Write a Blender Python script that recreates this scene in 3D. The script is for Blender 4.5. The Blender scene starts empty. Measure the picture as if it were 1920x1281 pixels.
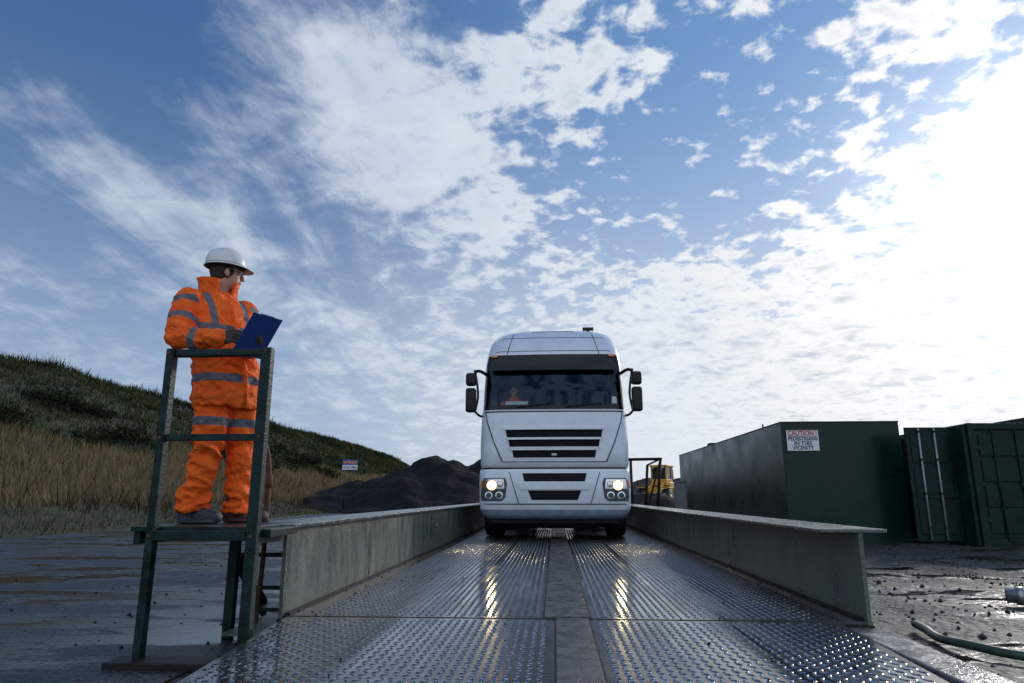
import bpy, bmesh, math, random
import numpy as np
from mathutils import Vector, Matrix, noise
random.seed(7); rng=np.random.default_rng(7)
sc=bpy.context.scene
R_=math.radians
GZ=-0.18
# ------------------------------------------------------------------ materials
def mat(name,col,rough=.5,metal=0.0,var=0.0,scale=4,bump=0.0,bscale=40,rvar=0.0,coat=0.0,col2=None,spec=.5,stretch=None):
    m=bpy.data.materials.new(name); m.use_nodes=True
    nt=m.node_tree; b=nt.nodes['Principled BSDF']
    b.inputs['Base Color'].default_value=(*col,1); b.inputs['Roughness'].default_value=rough
    b.inputs['Metallic'].default_value=metal; b.inputs['Coat Weight'].default_value=coat
    b.inputs['Coat Roughness'].default_value=.08; b.inputs['Specular IOR Level'].default_value=spec
    tc=nt.nodes.new('ShaderNodeTexCoord')
    if var>0 or col2 or rvar>0:
        n=nt.nodes.new('ShaderNodeTexNoise'); n.inputs['Scale'].default_value=scale; n.inputs['Detail'].default_value=7
        n.inputs['Roughness'].default_value=.65
        if stretch:
            mp=nt.nodes.new('ShaderNodeMapping'); mp.inputs['Scale'].default_value=stretch; nt.links.new(tc.outputs['Object'],mp.inputs[0]); nt.links.new(mp.outputs[0],n.inputs['Vector'])
        else: nt.links.new(tc.outputs['Object'],n.inputs['Vector'])
        if var>0 or col2:
            r=nt.nodes.new('ShaderNodeValToRGB'); r.color_ramp.elements[0].position=.35; r.color_ramp.elements[1].position=.68
            c2=col2 if col2 else tuple(c*(1+var) for c in col); c1=tuple(c*(1-var) for c in col) if not col2 else col
            r.color_ramp.elements[0].color=(*c1,1); r.color_ramp.elements[1].color=(*c2,1)
            nt.links.new(n.outputs['Fac'],r.inputs['Fac']); nt.links.new(r.outputs['Color'],b.inputs['Base Color'])
        if rvar>0:
            mr=nt.nodes.new('ShaderNodeMapRange'); mr.inputs['From Min'].default_value=.35; mr.inputs['From Max'].default_value=.65
            mr.inputs['To Min'].default_value=max(.03,rough-rvar); mr.inputs['To Max'].default_value=min(1,rough+rvar)
            nt.links.new(n.outputs['Fac'],mr.inputs['Value']); nt.links.new(mr.outputs['Result'],b.inputs['Roughness'])
    if bump>0:
        n2=nt.nodes.new('ShaderNodeTexNoise'); n2.inputs['Scale'].default_value=bscale; n2.inputs['Detail'].default_value=5
        bp=nt.nodes.new('ShaderNodeBump'); bp.inputs['Strength'].default_value=bump; bp.inputs['Distance'].default_value=.02
        nt.links.new(tc.outputs['Object'],n2.inputs['Vector']); nt.links.new(n2.outputs['Fac'],bp.inputs['Height'])
        nt.links.new(bp.outputs['Normal'],b.inputs['Normal'])
    return m
def emis(name,col,s):
    m=bpy.data.materials.new(name); m.use_nodes=True; b=m.node_tree.nodes['Principled BSDF']
    b.inputs['Base Color'].default_value=(*col,1); b.inputs['Emission Color'].default_value=(*col,1); b.inputs['Emission Strength'].default_value=s
    return m
M={}
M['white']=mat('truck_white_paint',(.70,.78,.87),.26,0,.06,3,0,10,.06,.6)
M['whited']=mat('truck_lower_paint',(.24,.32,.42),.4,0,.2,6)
M['seam']=mat('panel_seam',(.06,.08,.10),.5)
M['black']=mat('black_plastic',(.014,.016,.020),.45,0,.2,10,spec=.3)
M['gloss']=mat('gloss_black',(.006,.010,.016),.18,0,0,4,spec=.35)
M['slot']=mat('grille_mesh_black',(.010,.011,.013),.7,0,.4,60,.6,160,spec=.15)
M['rubber']=mat('tyre_rubber',(.013,.013,.014),.6,0,.3,20,.3,60)
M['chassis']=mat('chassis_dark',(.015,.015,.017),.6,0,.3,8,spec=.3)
M['steel']=mat('galvanised_steel',(.33,.34,.35),.35,.8,.2,8)
M['chrome']=mat('lamp_reflector',(.75,.75,.77),.18,1)
M['lamp']=emis('headlight_bulb',(1,.78,.46),60)
M['lampg']=emis('headlight_lens_lit',(1,.64,.28),3.0)
M['amber']=mat('amber_lens',(.8,.22,.02),.2)
M['green']=mat('platform_green_steel',(.006,.024,.025),.42,.0,.7,9,.25,60,.12,spec=.25)
M['girder']=mat('girder_painted_steel',(.065,.085,.075),.40,.15,.3,2.4,.3,30,.14,col2=(.15,.175,.145),stretch=(1,2.2,.6))
M['flange']=mat('girder_top_flange',(.09,.11,.11),.22,.3,.4,5,.3,40,.14)
M['rust']=mat('rusty_pipe',(.12,.055,.035),.7,.2,.5,14,.3,60)
M['tank']=mat('container_dark_green',(.003,.025,.021),.30,.0,.35,1.2,.10,2.0,.08,spec=.28)
M['tank2']=mat('container_green',(.004,.022,.020),.45,.0,.5,3,.2,20,.12,spec=.2)
M['barw']=mat('lock_bar_white',(.30,.33,.36),.45,.2,.2,8)
M['signw']=mat('sign_white',(.72,.74,.78),.4)
M['red']=mat('sign_red',(.45,.03,.03),.5)
M['navy']=mat('sign_navy',(.02,.03,.08),.5)
M['blue']=mat('sign_blue',(.02,.12,.45),.45)
M['orange']=mat('sign_orange',(.85,.25,.05),.5)
M['board']=mat('clipboard_blue',(.010,.050,.26),.38)
M['paper']=mat('paper',(.75,.75,.75),.8)
M['concrete']=mat('concrete_strip',(.17,.17,.175),.22,0,.4,6,.3,50,.18)
M['rubblem']=mat('rubble_stone',(.055,.053,.05),.7,0,.5,6,.3,50,spec=.2)
M['strip']=mat('deck_strip_steel',(.085,.083,.083),.30,.2,.6,7,.35,60,.16)
M['slag']=mat('slag_heap_material',(.009,.009,.011),.9,0,.4,2,.6,12,col2=(.018,.018,.021),spec=.15)
M['skin']=mat('skin',(.52,.27,.19),.5,0,.1,30)
M['hair']=mat('hair',(.03,.02,.014),.6,0,.3,60,.5,200)
M['helmet']=mat('helmet_white',(.74,.76,.78),.3,0,.04,10,coat=.2)
M['glove']=mat('work_glove',(.06,.045,.035),.8,0,.4,40,.5,200)
M['boot']=mat('boot_leather',(.05,.06,.075),.6,0,.6,20,.4,80)
M['boot2']=mat('boot_leather_brown',(.10,.045,.04),.6,0,.5,20,.4,80)
M['yellow']=mat('loader_yellow',(.60,.31,.02),.5,0,.3,3)
M['glass']=mat('dark_glass',(.02,.03,.04),.08,0)
M['hose']=mat('hose_green',(.03,.07,.055),.5,0,.4,10)
M['grey']=mat('cabinet_grey',(.26,.29,.32),.5,0,.1,4)
M['sticker']=mat('paper_sticker',(.45,.55,.55),.5)
M['trailer']=mat('trailer_grey',(.10,.11,.12),.5,0,.2,4)
m=bpy.data.materials.new('windscreen_glass'); m.use_nodes=True; nt=m.node_tree; nt.nodes.clear()
o=nt.nodes.new('ShaderNodeOutputMaterial'); mx=nt.nodes.new('ShaderNodeMixShader'); t=nt.nodes.new('ShaderNodeBsdfTransparent'); g=nt.nodes.new('ShaderNodeBsdfGlossy')
t.inputs[0].default_value=(.84,.92,.96,1); g.inputs['Roughness'].default_value=.03; g.inputs[0].default_value=(.45,.68,1,1)
fr=nt.nodes.new('ShaderNodeFresnel'); fr.inputs[0].default_value=1.5
nt.links.new(fr.outputs[0],mx.inputs[0]); nt.links.new(t.outputs[0],mx.inputs[1]); nt.links.new(g.outputs[0],mx.inputs[2]); nt.links.new(mx.outputs[0],o.inputs[0])
M['wind']=m
def hivis():
    m=bpy.data.materials.new('hi_vis_orange_fabric'); m.use_nodes=True; nt=m.node_tree; b=nt.nodes['Principled BSDF']
    a=nt.nodes.new('ShaderNodeAttribute'); a.attribute_name='band'
    mr=nt.nodes.new('ShaderNodeMapRange'); mr.inputs['From Min'].default_value=-.0015; mr.inputs['From Max'].default_value=.0015
    mr.inputs['To Min'].default_value=1; mr.inputs['To Max'].default_value=0
    nt.links.new(a.outputs['Fac'],mr.inputs['Value'])
    tc=nt.nodes.new('ShaderNodeTexCoord'); n=nt.nodes.new('ShaderNodeTexNoise'); n.inputs['Scale'].default_value=9; n.inputs['Detail'].default_value=5
    nt.links.new(tc.outputs['Object'],n.inputs['Vector'])
    r=nt.nodes.new('ShaderNodeValToRGB'); r.color_ramp.elements[0].position=.3; r.color_ramp.elements[1].position=.7
    r.color_ramp.elements[0].color=(.96,.115,.009,1); r.color_ramp.elements[1].color=(1.0,.165,.015,1)
    nt.links.new(n.outputs['Fac'],r.inputs['Fac'])
    mx=nt.nodes.new('ShaderNodeMix'); mx.data_type='RGBA'
    nt.links.new(mr.outputs['Result'],mx.inputs[0]); nt.links.new(r.outputs['Color'],mx.inputs[6]); mx.inputs[7].default_value=(.15,.15,.18,1)
    nt.links.new(mx.outputs[2],b.inputs['Base Color']); b.inputs['Roughness'].default_value=.7; b.inputs['Specular IOR Level'].default_value=.3
    n2=nt.nodes.new('ShaderNodeTexNoise'); n2.inputs['Scale'].default_value=14; n2.inputs['Detail'].default_value=4; n2.inputs['Distortion'].default_value=1.2
    bp=nt.nodes.new('ShaderNodeBump'); bp.inputs['Strength'].default_value=.9; bp.inputs['Distance'].default_value=.035
    nt.links.new(tc.outputs['Object'],n2.inputs['Vector']); nt.links.new(n2.outputs['Fac'],bp.inputs['Height']); nt.links.new(bp.outputs['Normal'],b.inputs['Normal'])
    return m
M['hivis']=hivis()
def wet(name,dry,wetc,pscale,stretch,thr,rd,rw,bscale=60,bstr=.6,metal=0,soft=.06,bdist=.02,sd=.5,sw=.5):
    m=bpy.data.materials.new(name); m.use_nodes=True; nt=m.node_tree; b=nt.nodes['Principled BSDF']
    tc=nt.nodes.new('ShaderNodeTexCoord'); mp=nt.nodes.new('ShaderNodeMapping'); mp.inputs['Scale'].default_value=stretch
    nt.links.new(tc.outputs['Object'],mp.inputs['Vector'])
    n=nt.nodes.new('ShaderNodeTexNoise'); n.inputs['Scale'].default_value=pscale; n.inputs['Detail'].default_value=8; n.inputs['Roughness'].default_value=.66
    nt.links.new(mp.outputs[0],n.inputs['Vector'])
    mr=nt.nodes.new('ShaderNodeMapRange'); mr.interpolation_type='SMOOTHSTEP'
    mr.inputs['From Min'].default_value=thr-soft; mr.inputs['From Max'].default_value=thr+soft
    nt.links.new(n.outputs['Fac'],mr.inputs['Value'])
    f=mr.outputs['Result']
    n3=nt.nodes.new('ShaderNodeTexNoise'); n3.inputs['Scale'].default_value=bscale; n3.inputs['Detail'].default_value=5
    nt.links.new(tc.outputs['Object'],n3.inputs['Vector'])
    r=nt.nodes.new('ShaderNodeValToRGB'); r.color_ramp.elements[0].position=.38; r.color_ramp.elements[1].position=.66
    r.color_ramp.elements[0].color=(*[c*.4 for c in dry],1); r.color_ramp.elements[1].color=(*[c*1.9 for c in dry],1)
    nt.links.new(n3.outputs['Fac'],r.inputs['Fac'])
    mx=nt.nodes.new('ShaderNodeMix'); mx.data_type='RGBA'; nt.links.new(f,mx.inputs[0]); nt.links.new(r.outputs['Color'],mx.inputs[6]); mx.inputs[7].default_value=(*wetc,1)
    nt.links.new(mx.outputs[2],b.inputs['Base Color'])
    def rng_(a,c,sock):
        rr=nt.nodes.new('ShaderNodeMapRange'); rr.inputs['To Min'].default_value=a; rr.inputs['To Max'].default_value=c
        nt.links.new(f,rr.inputs['Value']); nt.links.new(rr.outputs['Result'],sock)
    rng_(rd,rw,b.inputs['Roughness']); rng_(sd,sw,b.inputs['Specular IOR Level'])
    bp=nt.nodes.new('ShaderNodeBump'); bp.inputs['Distance'].default_value=bdist
    rng_(bstr,bstr*.10,bp.inputs['Strength']); nt.links.new(n3.outputs['Fac'],bp.inputs['Height']); nt.links.new(bp.outputs['Normal'],b.inputs['Normal'])
    b.inputs['Metallic'].default_value=metal
    return m
M['asphalt']=wet('wet_asphalt',(.036,.042,.052),(.022,.026,.033),1.5,(.40,1.15,1),.52,.50,.08,38,1.0,0,.04,.02,.35,1.0)
M['mud']=wet('wet_yard_ground',(.042,.041,.039),(.02,.02,.021),.9,(.6,1.3,1),.54,.65,.07,16,1.0,0,.04,.025,.3,1.0)
M['deck']=wet('wet_deck_steel',(.050,.056,.066),(.085,.095,.110),1.3,(1.8,.35,1),.48,.24,.08,60,.30,.60,.12,.008,.8,1.0)
M['tread']=wet('deck_tread_steel',(.34,.37,.42),(.28,.31,.35),1.6,(1.6,.35,1),.5,.20,.12,70,.05,.9)
m=bpy.data.materials.new('grass_blades'); m.use_nodes=True; nt=m.node_tree; b=nt.nodes['Principled BSDF']
a=nt.nodes.new('ShaderNodeAttribute'); a.attribute_name='Col'; nt.links.new(a.outputs['Color'],b.inputs['Base Color']); b.inputs['Roughness'].default_value=.8; b.inputs['Specular IOR Level'].default_value=.1
M['grass']=m
# ------------------------------------------------------------------ helpers
def empty(name,loc=(0,0,0)):
    e=bpy.data.objects.new(name,None); e.location=loc; sc.collection.objects.link(e); bpy.context.view_layer.update(); return e
def mesh(name,v,f,mt=None,parent=None,smooth=False):
    me=bpy.data.meshes.new(name); me.from_pydata([tuple(p) for p in v],[],f); me.update()
    ob=bpy.data.objects.new(name,me); sc.collection.objects.link(ob)
    if mt: me.materials.append(M[mt] if isinstance(mt,str) else mt)
    if smooth: me.polygons.foreach_set('use_smooth',[True]*len(me.polygons))
    if parent:
        ob.parent=parent; ob.matrix_parent_inverse=parent.matrix_world.inverted()
    return ob
def fixn(ob):
    bm=bmesh.new(); bm.from_mesh(ob.data); bmesh.ops.recalc_face_normals(bm,faces=bm.faces); bm.to_mesh(ob.data); bm.free()
def bevel(ob,w,s=2):
    md=ob.modifiers.new('b','BEVEL'); md.width=w; md.segments=s; md.limit_method='ANGLE'; return ob
BF=[(0,3,2,1),(4,5,6,7),(0,1,5,4),(1,2,6,5),(2,3,7,6),(3,0,4,7)]
def box(name,x0,x1,y0,y1,z0,z1,mt,parent=None,bv=0.0,s=2):
    v=[(x0,y0,z0),(x1,y0,z0),(x1,y1,z0),(x0,y1,z0),(x0,y0,z1),(x1,y0,z1),(x1,y1,z1),(x0,y1,z1)]
    ob=mesh(name,v,BF,mt,parent)
    if bv: bevel(ob,bv,s)
    return ob
def hexa(name,v,mt,parent=None,bv=0):
    ob=mesh(name,v,BF,mt,parent); fixn(ob)
    if bv: bevel(ob,bv)
    return ob
def tubegeo(pts,rad,n=14,cap=True,ax=None):
    pts=[Vector(p) for p in pts]; k=len(pts)
    if not isinstance(rad,(list,tuple)): rad=[rad]*k
    rad=[r if isinstance(r,(tuple,list)) else (r,r) for r in rad]
    P=[];Rr=[];D=[]
    for i in range(k):
        d=(pts[min(i+1,k-1)]-pts[max(i-1,0)]).normalized(); D.append(d)
    P=list(pts);Rr=list(rad)
    if cap:
        def capr(p,r,d,sgn):
            m=min(r); out=[]
            for a in (30,60,85):
                out.append((p+d*sgn*m*math.sin(R_(a)),(r[0]*math.cos(R_(a)),r[1]*math.cos(R_(a)))))
            return out
        s=capr(pts[0],rad[0],D[0],-1); e=capr(pts[-1],rad[-1],D[-1],1)
        P=[q[0] for q in reversed(s)]+P+[q[0] for q in e]; Rr=[q[1] for q in reversed(s)]+Rr+[q[1] for q in e]
        D=[D[0]]*3+D+[D[-1]]*3
    up=Vector(ax) if ax is not None else (Vector((0,0,1)) if abs(D[0].z)<.9 else Vector((1,0,0)))
    v=[];f=[]
    for i,(p,r,d) in enumerate(zip(P,Rr,D)):
        a=(up-d*up.dot(d)).normalized(); b=d.cross(a); 
        if ax is None: up=a
        for j in range(n):
            t=2*math.pi*j/n; v.append(p+a*r[0]*math.cos(t)+b*r[1]*math.sin(t))
    for i in range(len(P)-1):
        for j in range(n):
            f.append((i*n+j,i*n+(j+1)%n,(i+1)*n+(j+1)%n,(i+1)*n+j))
    f.append(tuple(range(n))[::-1]); f.append(tuple((len(P)-1)*n+j for j in range(n)))
    return v,f
def tube(name,pts,r,mt,parent=None,n=12,cap=False,smooth=True):
    v,f=tubegeo(pts,r,n,cap); ob=mesh(name,v,f,mt,parent,smooth)
    if not cap: ob.data.polygons[-1].use_smooth=False; ob.data.polygons[-2].use_smooth=False
    return ob
def curve_pts(ctrl,n=8):
    c=[Vector(p) for p in ctrl]; c=[c[0]]+c+[c[-1]]; out=[]
    for i in range(1,len(c)-2):
        for k in range(n):
            t=k/n; out.append(.5*((2*c[i])+(-c[i-1]+c[i+1])*t+(2*c[i-1]-5*c[i]+4*c[i+1]-c[i+2])*t*t+(-c[i-1]+3*c[i]-3*c[i+1]+c[i+2])*t**3))
    out.append(c[-2]); return out
def combine(parts):
    v=[];f=[]
    for pv,pf in parts:
        o=len(v); v+=list(pv); f+=[tuple(i+o for i in q) for q in pf]
    return v,f
def ellipsoid(c,r,rot=None,n=20,m=14):
    v=[];f=[]; c=Vector(c)
    for i in range(m+1):
        th=math.pi*i/m
        for j in range(n):
            ph=2*math.pi*j/n
            st=math.sin(max(th,.02) if i<m else math.pi-.02)
            p=Vector((r[0]*st*math.cos(ph),r[1]*st*math.sin(ph),r[2]*math.cos(th)))
            if rot is not None: p=rot@p
            v.append(c+p)
    for i in range(m):
        for j in range(n): f.append((i*n+j,(i+1)*n+j,(i+1)*n+(j+1)%n,i*n+(j+1)%n))
    f.append(tuple(range(n))); f.append(tuple(m*n+j for j in range(n))[::-1])
    return v,f
def remesh(name,parts,vox,mt,parent=None,smooth_it=4,fn=None):
    v,f=combine(parts)
    tmp=mesh(name+'_tmp',v,f)
    md=tmp.modifiers.new('r','REMESH'); md.mode='VOXEL'; md.voxel_size=vox
    ms=tmp.modifiers.new('s','SMOOTH'); ms.iterations=smooth_it; ms.factor=.5
    dg=bpy.context.evaluated_depsgraph_get(); me=bpy.data.meshes.new_from_object(tmp.evaluated_get(dg))
    me.name=name; bpy.data.objects.remove(tmp)
    ob=bpy.data.objects.new(name,me); sc.collection.objects.link(ob)
    me.materials.clear(); me.materials.append(M[mt])
    if fn: fn(me)
    me.polygons.foreach_set('use_smooth',[True]*len(me.polygons))
    if parent: ob.parent=parent; ob.matrix_parent_inverse=parent.matrix_world.inverted()
    return ob
def text(name,s,loc,size,mt,parent,rot=(R_(90),0,0),align='CENTER',width=None):
    c=bpy.data.curves.new(name,'FONT'); c.body=s; c.size=size; c.align_x=align; c.align_y='CENTER'; c.extrude=.001; c.offset=size*.018
    c.materials.append(M[mt]); ob=bpy.data.objects.new(name,c); sc.collection.objects.link(ob); ob.location=loc; ob.rotation_euler=rot
    if width:
        bpy.context.view_layer.update(); w=ob.dimensions.x
        if w>0: ob.scale.x=width/w
    ob.parent=parent; ob.matrix_parent_inverse=parent.matrix_world.inverted(); return ob
def lathe_x(name,prof,cx,cy,cz,mt,parent,n=36):
    v=[];f=[]
    for (x,r) in prof:
        for j in range(n):
            t=2*math.pi*j/n; v.append((cx+x,cy+r*math.cos(t),cz+r*math.sin(t)))
    for i in range(len(prof)-1):
        for j in range(n): f.append((i*n+j,i*n+(j+1)%n,(i+1)*n+(j+1)%n,(i+1)*n+j))
    f.append(tuple(range(n))); f.append(tuple((len(prof)-1)*n+j for j in range(n)))
    ob=mesh(name,v,f,mt,parent,True); fixn(ob); ob.data.polygons[-1].use_smooth=False; ob.data.polygons[-2].use_smooth=False
    return ob
def fbm(x,y,z=0,o=4):
    return noise.fractal(Vector((x,y,z)),1.0,2.0,o)
# ------------------------------------------------------------------ camera
cam=bpy.data.cameras.new('camera'); co=bpy.data.objects.new('camera',cam); sc.collection.objects.link(co)
co.location=(0,0,.72); co.rotation_euler=(R_(90+12.77),0,R_(3.49)); cam.lens=24; cam.sensor_width=36; cam.clip_end=3000; cam.clip_start=.05
sc.camera=co
sc.view_settings.view_transform='Standard'; sc.view_settings.look='None'; sc.view_settings.exposure=0
# ------------------------------------------------------------------ sun + world
SAZ,SEL=38,20
S=Vector((math.sin(R_(SAZ))*math.cos(R_(SEL)),math.cos(R_(SAZ))*math.cos(R_(SEL)),math.sin(R_(SEL))))
sl=bpy.data.lights.new('sun','SUN'); sl.energy=1.5; sl.angle=R_(10); sl.color=(1,.96,.90)
so=bpy.data.objects.new('sun',sl); sc.collection.objects.link(so); so.rotation_euler=S.to_track_quat('Z','Y').to_euler()
w=bpy.data.worlds.new('World'); sc.world=w; w.use_nodes=True; nt=w.node_tree; nt.nodes.clear()
try: w.cycles.sampling_method='MANUAL'; w.cycles.sample_map_resolution=256
except Exception as e: print(e)
L=nt.links
def nd(t): return nt.nodes.new(t)
def setin(sock,v):
    if isinstance(v,(int,float)): sock.default_value=v
    elif isinstance(v,tuple): sock.default_value=v
    else: L.new(v,sock)
def mth(op,a,b=None,c=None,clamp=False):
    n=nd('ShaderNodeMath'); n.operation=op; n.use_clamp=clamp; setin(n.inputs[0],a)
    if b is not None: setin(n.inputs[1],b)
    if c is not None: setin(n.inputs[2],c)
    return n.outputs[0]
def dot(v,c):
    n=nd('ShaderNodeVectorMath'); n.operation='DOT_PRODUCT'; L.new(v,n.inputs[0]); n.inputs[1].default_value=tuple(c); return n.outputs['Value']
def sstep(v,a,b,o0=0,o1=1):
    n=nd('ShaderNodeMapRange'); n.interpolation_type='SMOOTHSTEP'; setin(n.inputs['Value'],v); n.inputs['From Min'].default_value=a; n.inputs['From Max'].default_value=b
    n.inputs['To Min'].default_value=o0; n.inputs['To Max'].default_value=o1; return n.outputs['Result']
def mixc(f,a,b):
    n=nd('ShaderNodeMix'); n.data_type='RGBA'; setin(n.inputs[0],f); setin(n.inputs[6],a); setin(n.inputs[7],b); return n.outputs[2]
def noi(vec,scale,det=8,rough=.6,dist=0,stretch=None,rz=0,loc=(0,0,0)):
    mp=nd('ShaderNodeMapping'); mp.inputs['Rotation'].default_value=(0,0,R_(rz)); mp.inputs['Location'].default_value=loc
    if stretch: mp.inputs['Scale'].default_value=stretch
    L.new(vec,mp.inputs[0]); n=nd('ShaderNodeTexNoise'); n.inputs['Scale'].default_value=scale; n.inputs['Detail'].default_value=det
    n.inputs['Roughness'].default_value=rough; n.inputs['Distortion'].default_value=dist; L.new(mp.outputs[0],n.inputs['Vector']); return n.outputs['Fac']
tc=nd('ShaderNodeTexCoord'); D=tc.outputs['Generated']
sx=nd('ShaderNodeSeparateXYZ'); L.new(D,sx.inputs[0]); X,Y,Z=sx.outputs
zc=mth('ADD',mth('MAXIMUM',Z,0.0),.20)
cb=nd('ShaderNodeCombineXYZ'); L.new(mth('DIVIDE',X,zc),cb.inputs[0]); L.new(mth('DIVIDE',Y,zc),cb.inputs[1]); P=cb.outputs[0]
def blob(az,el,roll,sa,sb,amp):
    a,e,r=R_(az),R_(el),R_(roll)
    t1=Vector((math.cos(a),-math.sin(a),0)); t2=Vector((-math.sin(a)*math.sin(e),-math.cos(a)*math.sin(e),math.cos(e)))
    u=t1*math.cos(r)+t2*math.sin(r); v=-t1*math.sin(r)+t2*math.cos(r)
    A=mth('DIVIDE',dot(D,u),math.sin(R_(sa))); B=mth('DIVIDE',dot(D,v),math.sin(R_(sb)))
    q=mth('ADD',mth('MULTIPLY',A,A),mth('MULTIPLY',B,B)); g=mth('EXPONENT',mth('MULTIPLY',q,-1.0))
    return mth('MULTIPLY',g,amp)
def addall(l):
    s=l[0]
    for q in l[1:]: s=mth('ADD',s,q)
    return s
front=mth('GREATER_THAN',Y,0.0)
cover=addall([blob(-12,27,-32,13,6.5,.48), blob(-20,36,-60,7,3.5,.20), blob(1,36,10,9,5,.34), blob(-30,20.5,-27,17,3.0,.30),
  blob(24,10,4,27,8.0,.55), blob(38,27,70,12,8,.30), blob(26,32,0,9,7,.22), blob(4,23,-20,8,4,.06), blob(26,21,30,10,5,.20), blob(-20,12,0,22,6,.10), blob(8,14,20,9,4,.2),
  blob(-43,33,-20,10,6,-.26), blob(9,28,65,7,3.5,-.12), blob(-20,17,-20,8,2.5,-.10)])
cover=mth('ADD',mth('MULTIPLY',cover,front),sstep(Y,.1,-.4,0,.36))  # second term adds unseen cloud behind the camera for fill
nbig=noi(P,2.3,3,.55,.2,loc=(3.1,1.7,0))
nfine=noi(P,7.5,8,.60,.35,loc=(.3,5.2,0))
ncell=noi(P,16.0,6,.55,.2,loc=(4.3,2.2,0))
nwis=noi(P,2.4,8,.66,.6,stretch=(2.0,.6,1),rz=38)
side=sstep(X,-.42,.08)
ns=mth('SUBTRACT',1.0,side)
nf=mth('ADD',mth('MULTIPLY',nfine,mth('ADD',mth('MULTIPLY',side,.05),.45)),mth('ADD',mth('MULTIPLY',nwis,mth('MULTIPLY',ns,.55)),mth('MULTIPLY',ncell,mth('MULTIPLY',side,.50))))
amp=sstep(X,-.5,0,1.5,2.6)
val=mth('ADD',mth('ADD',cover,mth('MULTIPLY',mth('SUBTRACT',nf,.5),amp)),mth('MULTIPLY',mth('SUBTRACT',nbig,.5),.45))
dens=mth('ADD',mth('MULTIPLY',sstep(val,.12,.40),side),mth('MULTIPLY',sstep(val,-.05,.60),ns))
prox=mth('MAXIMUM',dot(D,S),0.0)
pw=mth('POWER',prox,9.0)
sky=nd('ShaderNodeTexSky'); sky.sky_type='NISHITA'; sky.sun_disc=False; sky.sun_elevation=R_(SEL); sky.sun_rotation=R_(SAZ); sky.air_density=1.0; sky.dust_density=.6; sky.ozone_density=2.0
K=10.0
def C(r,g,b): return (r*K,g*K,b*K,1)
tint=nd('ShaderNodeMix'); tint.data_type='RGBA'; tint.blend_type='MULTIPLY'; tint.inputs[0].default_value=1; L.new(sky.outputs[0],tint.inputs[6]); tint.inputs[7].default_value=(.55,.80,1.08,1)
clear=mixc(.74,tint.outputs[2],mixc(sstep(prox,.55,.97),C(.040,.120,.31),C(.14,.31,.62)))
zz=mth('MULTIPLY',mth('MAXIMUM',Z,0.0),3.0)
haze=mth('EXPONENT',mth('MULTIPLY',mth('MULTIPLY',zz,zz),-1.0))
hcol=mixc(sstep(prox,.45,.97),C(.38,.50,.67),C(.90,.91,.92))
base=mixc(mth('MULTIPLY',haze,.90),clear,hcol)
shade=sstep(noi(P,6.0,6,.6,.3,loc=(1,9,2)),.36,.64)
backfill=sstep(Y,.1,-.4)  # unseen sky behind the camera, brightened to light the truck and worker fronts
ccol=mixc(pw,mixc(backfill,C(.68,.75,.85),C(.86,.95,1.08)),C(1.16,1.13,1.08))
cdark=mixc(pw,mixc(backfill,C(.40,.50,.64),C(.58,.67,.80)),C(.58,.64,.71))
shf=mth('MULTIPLY',shade,mth('MULTIPLY',sstep(val,.30,.85),.9))
ccol=mixc(shf,ccol,cdark)
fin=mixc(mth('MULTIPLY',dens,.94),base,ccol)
glow=mth('MULTIPLY',mth('POWER',prox,60.0),6.0)
gc=nd('ShaderNodeMix'); gc.data_type='RGBA'; gc.blend_type='ADD'; gc.inputs[0].default_value=1; L.new(fin,gc.inputs[6])
gm=nd('ShaderNodeCombineColor')
for i in range(3): L.new(mth('MULTIPLY',glow,(1,.96,.90)[i]),gm.inputs[i])
L.new(gm.outputs[0],gc.inputs[7])
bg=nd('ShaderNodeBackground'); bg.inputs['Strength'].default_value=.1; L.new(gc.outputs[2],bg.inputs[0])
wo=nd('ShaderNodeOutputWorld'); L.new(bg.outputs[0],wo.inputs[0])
# ------------------------------------------------------------------ ground
def grid(name,xs,ys,h,mt,smooth=True):
    v=[(x,y,h(x,y)) for y in ys for x in xs]; n=len(xs)
    f=[(j*n+i,j*n+i+1,(j+1)*n+i+1,(j+1)*n+i) for j in range(len(ys)-1) for i in range(n-1)]
    return mesh(name,v,f,mt,None,smooth)
def gh(x,y):
    if x>2.2 and x<14 and 1<y<16: return GZ-.01+.04*fbm(x*1.3,y*1.3)
    return GZ-.01
xs=[-1500,-400,-100,-40,-15,-5,0,2.0]+[2.2+.12*i for i in range(98)]+[14.2,20,40,100,400,1500]
ys=[-1000,-100,-10,0,.9]+[1+.12*i for i in range(125)]+[16.2,20,40,80,150,400,2500]
grid('ground',xs,ys,gh,'mud')
mesh('asphalt_road',[(-12.4,-15,GZ),(-1.95,-15,GZ),(-1.95,70,GZ),(-12.4,70,GZ)],[(0,1,2,3)],'asphalt')
PX=[11,12,13.5,15,19,28,31,45,80]; PZ=[-.35,-.19,.15,.7,2.45,7.55,7.9,7.4,5]
def EH(x,y):
    b=float(np.interp(-x,PX,PZ))
    k=float(np.interp(y,[-40,95,128,150,190],[1,1,.93,.55,.0]))
    nn=fbm(x*.25,y*.12,3)*.55*min(1,max(0,(-x-12)/8))+fbm(x*.9,y*.6,1)*.14*min(1,max(0,(-x-12)/3))
    return (b+.35)*k-.35+nn
M['turf']=mat('embankment_turf',(.022,.032,.012),.9,0,.4,.8,.8,5,col2=(.055,.056,.024))
grid('grass_embankment',[-11-.45*i for i in range(60)]+[-38.5,-42,-50,-80],[-30+1.2*i for i in range(180)],EH,'turf')
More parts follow.
